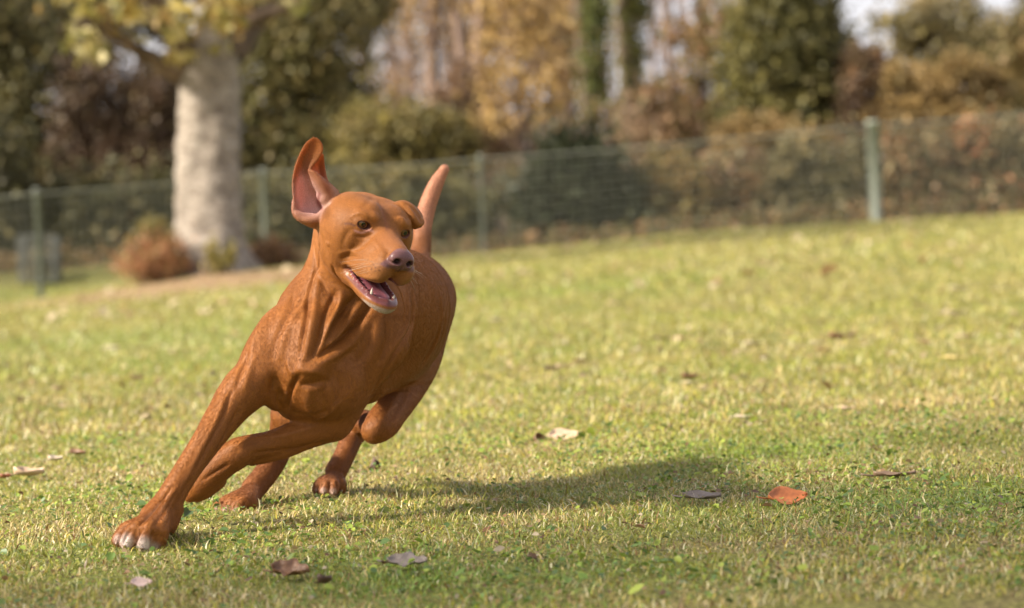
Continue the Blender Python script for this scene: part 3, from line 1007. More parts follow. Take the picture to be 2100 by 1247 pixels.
nearh = (np.abs(hr_) < 9) & (hu_ > -14) & (hf_ > -12) & (hf_ < 12)
# duller forehead and bridge, buff lips
blend(.45 * gauss_l(0, -1.0, 4.5, 2.2, 1.6, 4.5), (0.36, 0.15, 0.075))
blend(.55 * gauss_l(-2.6, -5.2, 6.4, 1.6, 1.8, 2.6), (0.47, 0.25, 0.12))
blend(.45 * gauss_l(2.6, -5.6, 6.4, 1.6, 1.8, 2.6), (0.50, 0.30, 0.19))
blend(.5 * gauss_l(-2.75, 1.75, 0, .8, .6, 1.2), (0.52, 0.20, 0.05))  # highlights on both brow bumps, put into the coat colour
blend(.4 * gauss_l(2.75, 1.75, 0, .8, .6, 1.2), (0.52, 0.20, 0.05))
blend(.35 * gauss_l(-5.0, -3.5, -2.0, 2.2, 2.6, 3.5), (0.19, 0.078, 0.022))  # shade of the cheek hollow, put into the coat colour
blend(.40 * gauss_l(-1.2, .9, -.6, 1.0, 1.6, 1.6), (0.15, 0.062, 0.030))
blend(.35 * gauss_l(0, 2.6, -2.0, 1.0, 2.4, 3.0), (0.155, 0.060, 0.028))
# nose leather
nose = sm(hf_, 8.3, 8.8) * sm(hu_, -4.3, -3.7) * sm(-hu_, .1, .6) * nearh
blend(nose, (0.155, 0.071, 0.068))
blend(.8 * sm(hf_, 8.6, 9.0) * sm(-hu_, 3.6, 4.0) * sm(hu_, -6.8, -5.6) * (np.abs(hr_) < .45), (0.12, 0.05, 0.045))
for s in (-1, 1):
    blend(gauss_l(s * 1.15, -2.45, 9.1, .55, .50, 1.0) * 2.0, (0.03, 0.012, 0.012))
# rims of the lips and inside of the mouth
q_ = np.sqrt((hr_ / 3.1) ** 2 + ((hu_ + 8.5) / 1.9) ** 2 + ((hf_ - 2.2) / 6.6) ** 2)
blend(nearh * sm(-q_, -1.22, -1.06), (0.15, 0.06, 0.055))
blend(nearh * sm(-q_, -1.08, -1.0), PINK)
jawin = nearh * (hu_ < -8.6) * (hu_ > -11.6) * sm(N @ HU, .1, .5) * (hf_ > -3.5)
blend(jawin * (np.abs(hr_) < 3.4), (0.175, 0.052, 0.055))
blend(nearh * sm(-np.abs(hu_ + 10.0), -.55, -.25) * sm(-np.abs(hr_), -4.2, -3.6) * sm(hf_, -3.0, -1.0) * sm(N @ HU, -.2, .25) * .8, (0.12, 0.042, 0.040))
blend(nearh * sm(-np.abs(hr_), -4.6, -4.0) * gauss_l(-3.4, -8.0, -2.2, .7, 1.5, 1.0), (0.16, 0.055, 0.05))
# white chin
ch = sm(-hu_, 10.9, 11.4) * sm(hf_, 4.5, 7.0) * nearh * (np.abs(hr_) < 3.4)
blend(ch * .8, (0.44, 0.36, 0.30))
# eye rims
for er, eu, ef, s in EYEP:
    d_ = np.sqrt(((hr_ - er - s * .05) / 1.5) ** 2 + ((hu_ - eu + .05) / 1.12) ** 2 + ((hf_ - ef - .9) / 2.2) ** 2)
    blend(.9 * sm(-d_, -.98, -.72), (0.10, 0.038, 0.034))
cstroke([(728, 463), (718, 459), (708, 459)], 2.5, (0.10, 0.038, 0.028), .7)
cstroke([(756, 470), (764, 474)], 3, (0.45, 0.24, 0.20), .7)
cstroke([(728, 473), (742, 477), (757, 472)], 2.2, (0.48, 0.24, 0.20), .7)
cstroke([(795, 472), (790, 446), (780, 422)], 5, (0.24, 0.085, 0.035), .6)
for wx, wy in ((766, 543), (774, 541), (770, 549), (778, 548), (762, 552), (770, 556), (779, 555), (787, 545), (786, 552)):
    cstroke([(wx - 1, wy), (wx + 1, wy)], 1.6, (0.09, 0.035, 0.02), .7)
# pink inside of the flying ear
ear = np.zeros(len(P))
for c_, r_ in (((640, 412, 5.0), .032), ((628, 392, 5.0), .026), ((650, 425, 5.0), .020), ((618, 375, 5.0), .016)):
    ear += np.exp(-(dist_to(*c_) / r_) ** 2)
blend(np.clip(ear, 0, 1) * sm(-N[:, 2], .0, .4) * .9, (0.80, 0.50, 0.46))
cstroke([(655, 398), (652, 415), (660, 428)], 5, (0.20, 0.055, 0.05), .8)
cstroke([(666, 424), (676, 418)], 5, (0.60, 0.38, 0.30), .7)
# white toes
for c_, r_, a_ in (((258, 1113, d0 - .035), .015, .9), ((294, 1118, d0 - .045), .015, .9), ((242, 1106, d0), .009, .5), ((318, 1121, d0 - .03), .010, .55),
                   ((448, 1044, d2), .009, .5), ((464, 1049, d2 - .02), .009, .6), ((486, 1051, d2 - .03), .009, .55), ((506, 1048, d2 - .01), .007, .3),
                   ((664, 1008, d1 - .045), .008, .45), ((684, 1009, d1 - .045), .008, .4), ((652, 1005, d1 - .02), .007, .2)):
    blend(a_ * np.exp(-(dist_to(*c_) / r_) ** 4), (0.66, 0.56, 0.52))
# upper tail painted paler for the light on it, warm pale hairs at the edge of the chest
blend(.75 * sm(P[:, 1], cam_pt(0, 500, 5.8)[1], cam_pt(0, 440, 5.8)[1]) * (P[:, 2] > 5.6), (0.52, 0.25, 0.155))
blend(.5 * gauss_l(0, -8, -6, 9, 2.5, 6) * sm(-N[:, 1], .1, .8), (0.36, 0.13, 0.03))
gloss = np.zeros(len(P))
gloss = np.clip(nose + nearh * sm(-q_, -1.1, -1.0) + jawin, 0, 1)

Wp = to_world(P)
dog_me = mesh_np('dog', Wp, Q.ravel(), 4)
set_col(dog_me, 'coat', col)
ga = dog_me.attributes.new('wet', 'FLOAT', 'POINT')
ga.data.foreach_set('value', gloss.astype(np.float32))

ta = dog_me.attributes.new('thin', 'FLOAT', 'POINT')
e1 = sm(-P[:, 0], -cam_pt(688, 0, 4.99)[0], -cam_pt(672, 0, 4.99)[0]) * sm(P[:, 1], cam_pt(0, 460, 4.99)[1], cam_pt(0, 440, 4.99)[1]) * (P[:, 2] < 5.06)
ta.data.foreach_set('value', e1.astype(np.float32))
DOG_O = Vector((-0.30, 5.15, 0.0))
dog = bpy.data.objects.new('dog', None)
dog.location = DOG_O
COL.objects.link(dog)
dog['label'] = 'rust brown short haired dog running over the lawn, mouth open, one ear flying up'
dog['category'] = 'dog'

m_coat, n, l, b = mat('dog_coat')
at = n.new('ShaderNodeVertexColor'); at.layer_name = 'coat'
wet = n.new('ShaderNodeAttribute'); wet.attribute_name = 'wet'
tc = n.new('ShaderNodeTexCoord')
n1 = n.new('ShaderNodeTexNoise'); n1.inputs['Scale'].default_value = 22; n1.inputs['Detail'].default_value = 4
n2 = n.new('ShaderNodeTexNoise'); n2.inputs['Scale'].default_value = 700; n2.inputs['Detail'].default_value = 3
mp = n.new('ShaderNodeMapping'); mp.inputs['Scale'].default_value = (1.3, 1.3, 0.55)
l.new(tc.outputs['Object'], n1.inputs['Vector']); l.new(tc.outputs['Object'], mp.inputs[0]); l.new(mp.outputs[0], n2.inputs['Vector'])
r1 = n.new('ShaderNodeMapRange'); r1.inputs[3].default_value = 0.78; r1.inputs[4].default_value = 1.22
l.new(n1.outputs[0], r1.inputs[0])
r2 = n.new('ShaderNodeMapRange'); r2.inputs[1].default_value = 0.3; r2.inputs[2].default_value = 0.7; r2.inputs[3].default_value = 0.74; r2.inputs[4].default_value = 1.26
l.new(n2.outputs[0], r2.inputs[0])
mm = n.new('ShaderNodeMath'); mm.operation = 'MULTIPLY'; l.new(r1.outputs[0], mm.inputs[0]); l.new(r2.outputs[0], mm.inputs[1])
vm = n.new('ShaderNodeVectorMath'); vm.operation = 'SCALE'; l.new(at.outputs[0], vm.inputs[0]); l.new(mm.outputs[0], vm.inputs['Scale'])
l.new(vm.outputs[0], b.inputs['Base Color'])
rr = n.new('ShaderNodeMapRange'); rr.inputs[3].default_value = 0.56; rr.inputs[4].default_value = 0.32
l.new(wet.outputs['Fac'], rr.inputs[0]); l.new(rr.outputs[0], b.inputs['Roughness'])
b.inputs['Specular IOR Level'].default_value = 0.16
sw = n.new('ShaderNodeMapRange'); sw.inputs[3].default_value = 0.22; sw.inputs[4].default_value = 0.26; l.new(wet.outputs['Fac'], sw.inputs[0]); l.new(sw.outputs[0], b.inputs['Specular IOR Level'])
b.inputs['Sheen Weight'].default_value = 0.05
b.inputs['Sheen Roughness'].default_value = 0.4
b.inputs['Sheen Tint'].default_value = (1, .75, .6, 1)
bp = n.new('ShaderNodeBump'); bp.inputs['Distance'].default_value = 0.0009; bp.inputs['Strength'].default_value = 0.15
l.new(n2.outputs[0], bp.inputs['Height']); l.new(bp.outputs[0], b.inputs['Normal'])
thin = n.new('ShaderNodeAttribute'); thin.attribute_name = 'thin'
trl = n.new('ShaderNodeBsdfTranslucent'); trl.inputs[0].default_value = (.75, .27, .12, 1)
mxs = n.new('ShaderNodeMixShader'); tm_ = n.new('ShaderNodeMath'); tm_.operation = 'MULTIPLY'; tm_.inputs[1].default_value = .42
l.new(thin.outputs['Fac'], tm_.inputs[0]); l.new(tm_.outputs[0], mxs.inputs[0]); l.new(b.outputs[0], mxs.inputs[1]); l.new(trl.outputs[0], mxs.inputs[2])
l.new(mxs.outputs[0], n['Material Output'].inputs[0])

def dog_part(name, me, label=None):
    o = link(name, me, dog)
    me.transform(Matrix.Translation(-DOG_O))
    if label:
        o['label'] = label
    return o
dog_me.materials.append(m_coat)
dog_me.name = 'body'
body = dog_part('body', dog_me)

def uv_ball(c, ax, rad, seg=32, ring=20):
    """ellipsoid mesh in camera frame -> world; z of the ball is the third axis"""
    v, f = [], []
    for i in range(ring + 1):
        th = math.pi * i / ring
        for j in range(seg):
            ph = 2 * math.pi * j / seg
            q = np.array([math.sin(th) * math.cos(ph) * rad[0], math.sin(th) * math.sin(ph) * rad[1], math.cos(th) * rad[2]])
            v.append(c + q @ ax)
    for i in range(ring):
        for j in range(seg):
            f.append([i * seg + j, i * seg + (j + 1) % seg, (i + 1) * seg + (j + 1) % seg, (i + 1) * seg + j])
    return to_world(np.array(v)), np.array(f)[:, ::-1]

# eyes: brown iris round a dark pupil, painted by the angle from the gaze axis, under a clear cornea
m_eye, n, l, b = mat('dog_eye')
vc = n.new('ShaderNodeVertexColor'); vc.layer_name = 'iris'
l.new(vc.outputs[0], b.inputs['Base Color'])
b.inputs['Roughness'].default_value = 0.12
b.inputs['Specular IOR Level'].default_value = .35
b.inputs['Coat Weight'].default_value = 0.8
b.inputs['Coat Roughness'].default_value = 0.02
for er, eu, ef, s in EYEP:
    c = L(er + s * .05, eu - .05, ef + .12)
    g = HAX[2] + s * 0.16 * HAX[0] + np.array([0.10, -.03, 0])
    g = g / np.linalg.norm(g)
    x = np.cross(HAX[1], g); x /= np.linalg.norm(x)
    ax = np.array([x, np.cross(g, x), g])
    v, f = uv_ball(c, ax, (.0125, .0125, .0125), 40, 60)
    me = mesh_np('eye', v, f.ravel(), 4, m_eye)
    th = np.repeat(np.arange(61) * math.pi / 60, 40)
    cc = np.zeros((len(v), 3))
    cc[:] = (0.10,0.05,0.04)
    iris = th < 0.80
    cc[iris] = (0.20, 0.09, 0.026)
    cc[(th < 0.80) & (th > 0.70)] = (0.05, 0.025, 0.012)
    cc[th < 0.34] = (0.004, 0.003, 0.003)
    set_col(me, 'iris', cc)
    dog_part('eye', me)

# tongue, gums and teeth
m_tongue, n, l, b = mat('dog_tongue')
nn = n.new('ShaderNodeTexNoise'); nn.inputs['Scale'].default_value = 260
cr = n.new('ShaderNodeValToRGB'); cr.color_ramp.elements[0].color = (0.20, 0.055, 0.07, 1); cr.color_ramp.elements[1].color = (0.34, 0.12, 0.15, 1)
l.new(nn.outputs[0], cr.inputs[0]); l.new(cr.outputs[0], b.inputs['Base Color'])
b.inputs['Roughness'].default_value = 0.28
b.inputs['Subsurface Weight'].default_value = 0.15
b.inputs['Subsurface Scale'].default_value = 0.01
bp = n.new('ShaderNodeBump'); bp.inputs['Distance'].default_value = 0.0006; l.new(nn.outputs[0], bp.inputs['Height']); l.new(bp.outputs[0], b.inputs['Normal'])
tv, tf = [], []
TL = crm([(0, -9.2, -4.0, 2.3, .7), (0, -9.6, -1.5, 2.3, .75), (0, -10.0, 1.5, 2.0, .65), (0, -10.1, 4.4, 1.85, .5), (0, -10.1, 6.8, 1.5, .4), (0, -10.2, 7.8, .15, .1)], 30)
nt_ = 24
for row in TL:
    for j in range(nt_):
        a = 2 * math.pi * j / nt_
        xx = math.cos(a) * row[3]
        yy = math.sin(a) * row[4] - 0.28 * row[4] * (1 if math.sin(a) > 0 else 0) * math.exp(-(xx / .35) ** 2) + 0.10 * (xx / 1.6) ** 2
        tv.append(L(xx, row[1] + yy, row[2]))
for i in range(len(TL) - 1):
    for j in range(nt_):
        tf.append([i * nt_ + j, i * nt_ + (j + 1) % nt_, (i + 1) * nt_ + (j + 1) % nt_, (i + 1) * nt_ + j])
dog_part('tongue', mesh_np('tongue', to_world(np.array(tv)), np.array(tf).ravel(), 4, m_tongue))

m_tooth, n, l, b = mat('dog_tooth')
b.inputs['Base Color'].default_value = (0.52, 0.47, 0.38, 1)
b.inputs['Roughness'].default_value = 0.25
def tooth(r, u, f, h, w_, lean=(0, 0)):
    v, fc = [], []
    prof = [(-.35, .7), (0, 1.0), (.35, .92), (.65, .62), (.88, .3), (1.0, .08)]
    for t, q in prof:
        for j in range(10):
            a = 2 * math.pi * j / 10
            v.append(L(r + math.cos(a) * w_ * q + lean[0] * t * t * h, u + t * h, f + math.sin(a) * w_ * q * 1.25 + lean[1] * t * t * h))
    for i in range(5):
        for j in range(10):
            fc.append([i * 10 + j, i * 10 + (j + 1) % 10, (i + 1) * 10 + (j + 1) % 10, (i + 1) * 10 + j])
    return dog_part('tooth', mesh_np('tooth', to_world(np.array(v)), np.array(fc).ravel(), 4, m_tooth))
TEETH = [(-2.2, -10.2, 6.7, 1.3, .26, (-.08, -.12)), (2.2, -10.2, 6.7, .95, .24, (.0, -.12))]
for i, rr_ in enumerate((-1.05, -.62, -.2, .2, .62, 1.05)):
    TEETH.append((rr_, -10.25, 8.35 - abs(rr_) * .45, .32, .16, (0, 0)))
for k_, (f_, h_) in enumerate(((4.2, .35), (3.1, .45), (2.0, .55), (.8, .75), (-.6, .7))):
    for s in (-1, 1):
        TEETH.append((s * (2.55 + .12 * k_), -10.12 + k_ * .12, f_, h_ * .8, .24, (0, 0)))
for a_ in TEETH:
    tooth(*a_)
for s in (-1, 1):       # upper cheek teeth, pointing down
    tooth(s * 2.3, -6.9, 1.6, -.8, .34)
    tooth(s * 2.5, -6.9, 0.0, -.95, .42)
    tooth(s * 2.6, -7.0, -1.4, -.7, .36)

# claws
m_claw, n, l, b = mat('dog_claw')
b.inputs['Base Color'].default_value = (0.30, 0.20, 0.15, 1); b.inputs['Roughness'].default_value = 0.35
def claw(px, py, d, dx, dy, r):
    v, fc = [], []
    c0 = cam_pt(px, py, d)
    path = [c0 + np.array([dx * t, dy * t + .002 * t * t, -.007 * t]) for t in (0, .4, .75, 1)]
    for p, q in zip(path, (1, .85, .55, .12)):
        for j in range(8):
            a = 2 * math.pi * j / 8
            v.append(p + np.array([math.cos(a) * r * q, 0, math.sin(a) * r * q]) if abs(dy) > abs(dx) else p + np.array([0, math.cos(a) * r * q, math.sin(a) * r * q]))
    for i in range(3):
        for j in range(8):
            fc.append([i * 8 + j, i * 8 + (j + 1) % 8, (i + 1) * 8 + (j + 1) % 8, (i + 1) * 8 + j])
    dog_part('claw', mesh_np('claw', to_world(np.array(v)), np.array(fc).ravel(), 4, m_claw))
for px, py, d, r in ((240, 1113, d0 + .0, .0036), (254, 1121, d0 - .036, .0038), (289, 1127, d0 - .046, .0038), (315, 1127, d0 - .03, .0036),
                     (446, 1045, d2 + .01, .003), (463, 1050, d2 - .022, .003), (485, 1052, d2 - .032, .003), (507, 1049, d2 - .01, .003),
                     (650, 1006, d1 - .022, .003), (664, 1010, d1 - .045, .003), (683, 1011, d1 - .045, .003), (701, 1007, d1 - .022, .003)):
    claw(px, py - 3, d + .003, -.001, -.006, r)
# ---------------- short coat: real hairs lying along the skin
def make_fur(nh, length, rad):
    r = np.random.default_rng(3)
    A_, B_, C_, D_ = P[Q[:, 0]], P[Q[:, 1]], P[Q[:, 2]], P[Q[:, 3]]
    cen = (A_ + B_ + C_ + D_) / 4
    area = np.linalg.norm(np.cross(C_ - A_, D_ - B_), axis=1) * .5
    fn_ = N[Q[:, 0]]
    wgt = area.copy()
    qc = col[Q[:, 0]]
    # bare skin: nose, gums, eye rims, inside of the ear
    bare = np.clip(gloss[Q[:, 0]], 0, 1)
    lum = qc.mean(1)
    bare = np.maximum(bare, (lum < .07).astype(float))
    bare = np.maximum(bare, np.clip(ear[Q[:, 0]], 0, 1) * (fn_[:, 2] < 0) * .93)
    wgt *= 1 - np.clip(bare, 0, 1)
    pick = r.choice(len(Q), nh, p=wgt / wgt.sum())
    u, v = r.random((nh, 1)), r.random((nh, 1))
    a, b_, c, d_ = A_[pick], B_[pick], C_[pick], D_[pick]
    p = (a * (1 - u) + b_ * u) * (1 - v) + (d_ * (1 - u) + c * u) * v
    nn_ = N[Q[pick, 0]]
    # growing direction
    flow = np.tile(np.array([0.10, -0.75, 0.45]), (nh, 1))
    q = (p - HO) * 100
    hr, hu, hf = q @ HRt, q @ HU, q @ HF
    t = np.clip((hu + 16) / 5, 0, 1)[:, None] * (np.abs(hr) < 11)[:, None] * (p[:, 2] < 5.14)[:, None]
    hd = -HF * .9 - HU * .35
    flow = flow * (1 - t) + hd * t
    back = np.clip((p[:, 2] - 5.15) / .15, 0, 1)[:, None] * (p[:, 1] > cam_pt(0, 780, 5.3)[1])[:, None]
    flow = flow * (1 - back) + np.array([.35, -.55, .75]) * back
    leg = (p[:, 1] < cam_pt(0, 800, 5.0)[1])[:, None]
    flow = np.where(leg, np.array([-.55, -.8, .0]), flow)
    tail_ = ((p[:, 2] > 5.6) & (p[:, 1] > cam_pt(0, 520, 5.8)[1]))[:, None]
    flow = np.where(tail_, np.array([.25, 1., .1]), flow)
    wob = np.stack([vnoise(p[:, 0] + 3, p[:, 1] + p[:, 2], 9, 91), vnoise(p[:, 1] + 3, p[:, 2] + p[:, 0], 9, 92), vnoise(p[:, 2], p[:, 0] + p[:, 1], 9, 93)], 1) - .5
    flow = flow + wob * .25 + r.normal(0, .13, (nh, 3))
    flow -= (flow * nn_).sum(1)[:, None] * nn_
    flow /= np.maximum(np.linalg.norm(flow, axis=1), 1e-6)[:, None]
    L_ = (length * r.uniform(.6, 1.25, nh))[:, None]
    headk = np.clip(t, 0, 1)
    eark = np.clip(ear[Q[pick, 0]], 0, 1)[:, None]
    L_ = L_ * (1 - .45 * headk) * (1 - .5 * eark)
    p0 = p - nn_ * .0004
    p1 = p + flow * L_ * .5 + nn_ * L_ * .11
    p2 = p + flow * L_ + nn_ * L_ * .13
    pts = np.stack([p0, p1, p2], 1).reshape(-1, 3)
    pw = to_world(pts) - np.array(DOG_O)
    hc = bpy.data.hair_curves.new('fur')
    hc.add_curves([3] * nh)
    hc.position_data.foreach_set('vector', pw.astype(np.float32).ravel())
    ra = hc.attributes.get('radius') or hc.attributes.new('radius', 'FLOAT', 'POINT')
    ra.data.foreach_set('value', np.tile(np.array([rad, rad * .8, rad * .15], dtype=np.float32), nh))
    tn = hc.attributes.new('tint', 'FLOAT_COLOR', 'CURVE')
    cc_ = np.ones((nh, 4), dtype=np.float32)
    tone = r.lognormal(0, .27, nh)[:, None]
    hcol = col[Q[pick, 0]]
    cc_[:, :3] = np.clip(hcol * tone * 1.06, 0, .9)
    tn.data.foreach_set('color', cc_.ravel())
    m_, n_, l_, b_2 = mat('dog_hair')
    at_ = n_.new('ShaderNodeAttribute'); at_.attribute_name = 'tint'
    l_.new(at_.outputs['Color'], b_2.inputs['Base Color'])
    b_2.inputs['Roughness'].default_value = .46
    b_2.inputs['Specular IOR Level'].default_value = .30
    hc.materials.append(m_)
    o = bpy.data.objects.new('fur', hc)
    COL.objects.link(o)
    o.parent = dog
    return o
make_fur(600000, .0050, .000125)

# whiskers
def whiskers():
    r = np.random.default_rng(8)
    paths = []
    for s in (-1, 1):
        for i in range(9):
            r0_ = L(s * (3.3 - .2 * (i % 3)), -4.2 - .55 * (i % 3), 7.2 - 1.1 * (i // 3))
            h_ = None
            dr = HRt * s * .8 + HF * r.uniform(-.1, .4) + HU * r.uniform(-.5, .1)
            dr /= np.linalg.norm(dr)
            ln = r.uniform(.03, .055)
            q = np.array([r0_ + dr * ln * t - HU * .25 * ln * t * t - HF * .45 * ln * t * t for t in np.linspace(0, 1, 6)])
            rr_ = np.linspace(.00032, .00008, 6)[:, None]
            paths.append(np.hstack([to_world(q), rr_]))
    return paths
m_wh, n, l, b = mat('whisker')
b.inputs['Base Color'].default_value = (.55, .42, .32, 1)
for q_w in whiskers():
    V, F = tube_mesh([q_w], 4)
    dog_part('whisker', mesh_np('whisker', V, F.ravel(), 4, m_wh))
# ---------------------------------------------------------------- fallen leaves, each a thing
m_leafb, n, l, b = mat('fallen_leaf')
oi = n.new('ShaderNodeVertexColor'); oi.layer_name = 'tint'
tc = n.new('ShaderNodeTexCoord')
t_ = n.new('ShaderNodeTexNoise'); t_.inputs['Scale'].default_value = 60; t_.inputs['Detail'].default_value = 5
l.new(tc.outputs['Object'], t_.inputs['Vector'])
r_ = n.new('ShaderNodeMapRange'); r_.inputs[3].default_value = .6; r_.inputs[4].default_value = 1.35
l.new(t_.outputs[0], r_.inputs[0])
v_ = n.new('ShaderNodeVectorMath'); v_.operation = 'SCALE'; l.new(oi.outputs[0], v_.inputs[0]); l.new(r_.outputs[0], v_.inputs['Scale'])
l.new(v_.outputs[0], b.inputs['Base Color']); b.inputs['Roughness'].default_value = .5

def fallen_leaf(px, py, wpx, rgb, label, aspect=1.6, curl=.25, yaw=0, roll=0, stand=0, lift=.013, lobed=0, seed=0):
    d = ground_depth(px, py)
    for _ in range(6):
        p = W(px, py, d)
        d = ground_depth(px, py, float(land(p.x, p.y)) + lift * .6)
    p = W(px, py, d)
    r = np.random.default_rng(seed + int(px))
    Ln = wpx / FPX * d
    Wd = Ln / aspect
    nu, nvv = 15, 9
    V, C = [], []
    base = np.array(rgb)
    for i in range(nu):
        t = i / (nu - 1)
        prof = (math.sin(math.pi * min(1, t * 1.02)) ** .75) * (1 - .25 * t) + .03
        if lobed:
            prof *= 1 + .28 * math.sin(t * math.pi * 5.0)
        prof *= r.uniform(.93, 1.07)
        for j in range(nvv):
            s = (j / (nvv - 1)) * 2 - 1
            y_ = s * prof * Wd * .5
            x_ = (t - .5) * Ln
            z_ = curl * Wd * (s * s) * (1.2 - .5 * t) + curl * Ln * .14 * (2 * t - 1) ** 2 + .012 * Ln * math.sin(9 * t + 5 * s) * 2 - .02 * Ln * math.exp(-(s / .12) ** 2)
            V.append((x_, y_, z_ + r.normal(0, .004 * Ln)))
            k = 1.0 + .22 * math.exp(-(s / .1) ** 2) + .10 * math.cos(t * 40 + abs(s) * 9) * (abs(s) > .1)
            C.append(base * k)
    F = []
    for i in range(nu - 1):
        for j in range(nvv - 1):
            F.append((i * nvv + j, (i + 1) * nvv + j, (i + 1) * nvv + j + 1, i * nvv + j + 1))
    # stalk
    k0 = len(V)
    for i in range(5):
        t = i / 4
        for a in range(4):
            V.append((-Ln * .5 - t * Ln * .28, math.cos(a * math.pi / 2) * .018 * Ln + .05 * Ln * t * t, math.sin(a * math.pi / 2) * .018 * Ln + curl * Ln * .14 - .02 * Ln + t * .04 * Ln))
            C.append(base * .8)
    for i in range(4):
        for a in range(4):
            F.append((k0 + i * 4 + a, k0 + i * 4 + (a + 1) % 4, k0 + (i + 1) * 4 + (a + 1) % 4, k0 + (i + 1) * 4 + a))
    me = mesh_np('fallen_leaf', np.array(V), np.array(F).ravel(), 4, m_leafb)
    set_col(me, 'tint', np.array(C))
    o = link('fallen_leaf', me, label=label, category='leaf', group='fallen leaves on the lawn')
    o.location = (p.x, p.y, float(land(p.x, p.y)) + lift + (-.006 if stand else 0))
    o.rotation_euler = (math.radians(roll + (70 if stand else 0)), 0, math.radians(yaw))
    md = o.modifiers.new('thickness', 'SOLIDIFY'); md.thickness = .0006
    return o

TAN = (.50, .36, .24); PALE = (.50, .41, .30); BRN = (.17, .085, .04); DK = (.085, .045, .025); OR = (.36, .115, .035); GR = (.19, .155, .13); RD = (.28, .10, .045)
fallen_leaf(1615, 1026, 84, OR, 'bright orange brown oval leaf lying alone on the shaded grass', 1.45, .12, 12, 38)
fallen_leaf(1156, 898, 66, TAN, 'large pale tan leaf lying flat beside a small dark curled leaf', 1.6, .12, 4, 36)
fallen_leaf(1100, 902, 34, BRN, 'small dark curled leaf just beside the large pale tan leaf', 1.2, .5, 40, 0, 1)
fallen_leaf(762, 957, 34, DK, 'dark crumpled leaf standing upright in the grass near the hind paw', 1.1, .5, 70, 0, 1, lobed=1)
fallen_leaf(598, 1182, 82, BRN, 'big dark brown crumpled leaf nearest below the dog', 1.5, .3, -20, 25, lobed=1)
fallen_leaf(667, 1202, 40, DK, 'small dark curled leaf beside the big crumpled brown leaf', 1.4, .5, 50, 0)
fallen_leaf(836, 1160, 84, GR, 'large grey brown leaf half sunk in the grass below the dog', 1.5, .15, -12, 20, lobed=1)
fallen_leaf(290, 1203, 44, (.50, .36, .30), 'pinkish pale leaf in the grass below the white toed front paw', 1.0, .1, 15, 20)
fallen_leaf(114, 948, 30, PALE, 'small pale rounded leaf above the curled tan leaf', 1.2, .3, 20, 10)
fallen_leaf(60, 979, 62, TAN, 'curled tan leaf with a reddish leaf at its tip', 1.9, .4, 8, 10)
fallen_leaf(11, 984, 30, RD, 'reddish brown leaf touching the tip of the curled tan leaf', 1.3, .3, 60, 10)
fallen_leaf(160, 935, 40, BRN, 'brown leaf fragment behind the small pale rounded leaf', 1.8, .3, -30, 10)
fallen_leaf(283, 780, 26, BRN, 'brown leaf on the sunny grass between tree and dog', 1.5, .3, 30, 10)
fallen_leaf(228, 717, 28, PALE, 'pale leaf on the sunny grass nearer the tree', 1.5, .2, 10, 10)
fallen_leaf(1440, 1026, 80, GR, 'dull grey leaf sunk in the shaded grass beside the orange leaf', 2.0, .2, -14, 15)
fallen_leaf(1835, 980, 90, (.20, .13, .08), 'long dark brown leaf past the orange leaf in the shaded grass', 3.4, .2, 8, 5)
fallen_leaf(1415, 779, 36, BRN, 'brown leaf curled over a pale scrap in mid lawn', 1.6, .4, 20, 10)
fallen_leaf(1416, 787, 34, PALE, 'pale scrap of leaf under the curled brown one in mid lawn', 2.2, .1, 0, 0, lift=.012)
fallen_leaf(1131, 762, 24, DK, 'dark leaf at the near end of a short line of three', 1.4, .4, 10, 10)
fallen_leaf(1160, 757, 40, TAN, 'tan leaf in the middle of a short line of three', 2.4, .3, 22, 0)
fallen_leaf(1192, 745, 28, BRN, 'brown leaf at the far end of a short line of three', 2.2, .4, 12, 0)
fallen_leaf(1358, 698, 44, DK, 'dark flat leaf touching a reddish pale one', 3.0, .2, 4, 0)
fallen_leaf(1402, 697, 38, (.42, .24, .17), 'reddish pale leaf touching a dark flat one', 2.6, .2, -6, 0)
fallen_leaf(1548, 707, 40, PALE, 'pale leaf alone on the lawn between two dark groups', 2.4, .2, -5, 0)
fallen_leaf(1727, 697, 58, BRN, 'arched dark brown leaf, largest of the far group', 2.6, .4, 14, 5)
fallen_leaf(1679, 706, 30, PALE, 'small pale leaf at the foot of the arched dark leaf', 2.4, .2, 0, 0)
fallen_leaf(1690, 722, 26, BRN, 'small brown leaf in front of the arched dark leaf', 1.8, .3, 0, 10)
fallen_leaf(1965, 593, 34, PALE, 'pale leaf farthest up the lawn towards the fence', 2.4, .2, 0, 0)
fallen_leaf(1958, 647, 44, PALE, 'pale leaf second in the column of four up the lawn', 2.6, .2, 0, 0)
fallen_leaf(1982, 693, 40, TAN, 'tan leaf third in the column of four up the lawn', 2.8, .2, 0, 0)
fallen_leaf(1958, 738, 42, (.62, .48, .20), 'yellowish leaf nearest in the column of four up the lawn', 2.2, .2, 0, 5)
fallen_leaf(1733, 842, 40, TAN, 'pale tan leaf alone in the sunny strip above the orange leaf', 2.0, .2, 0, 5)
fallen_leaf(1525, 860, 36, PALE, 'faded pale leaf alone in front of the bright green patch', 2.2, .2, 0, 5)
fallen_leaf(1020, 657, 28, PALE, 'pale leaf on the lawn beside the rump of the dog', 2.2, .2, 20, 5)
fallen_leaf(1262, 632, 30, TAN, 'tan leaf in the dry strip of lawn farther off', 2.2, .2, 0, 5)

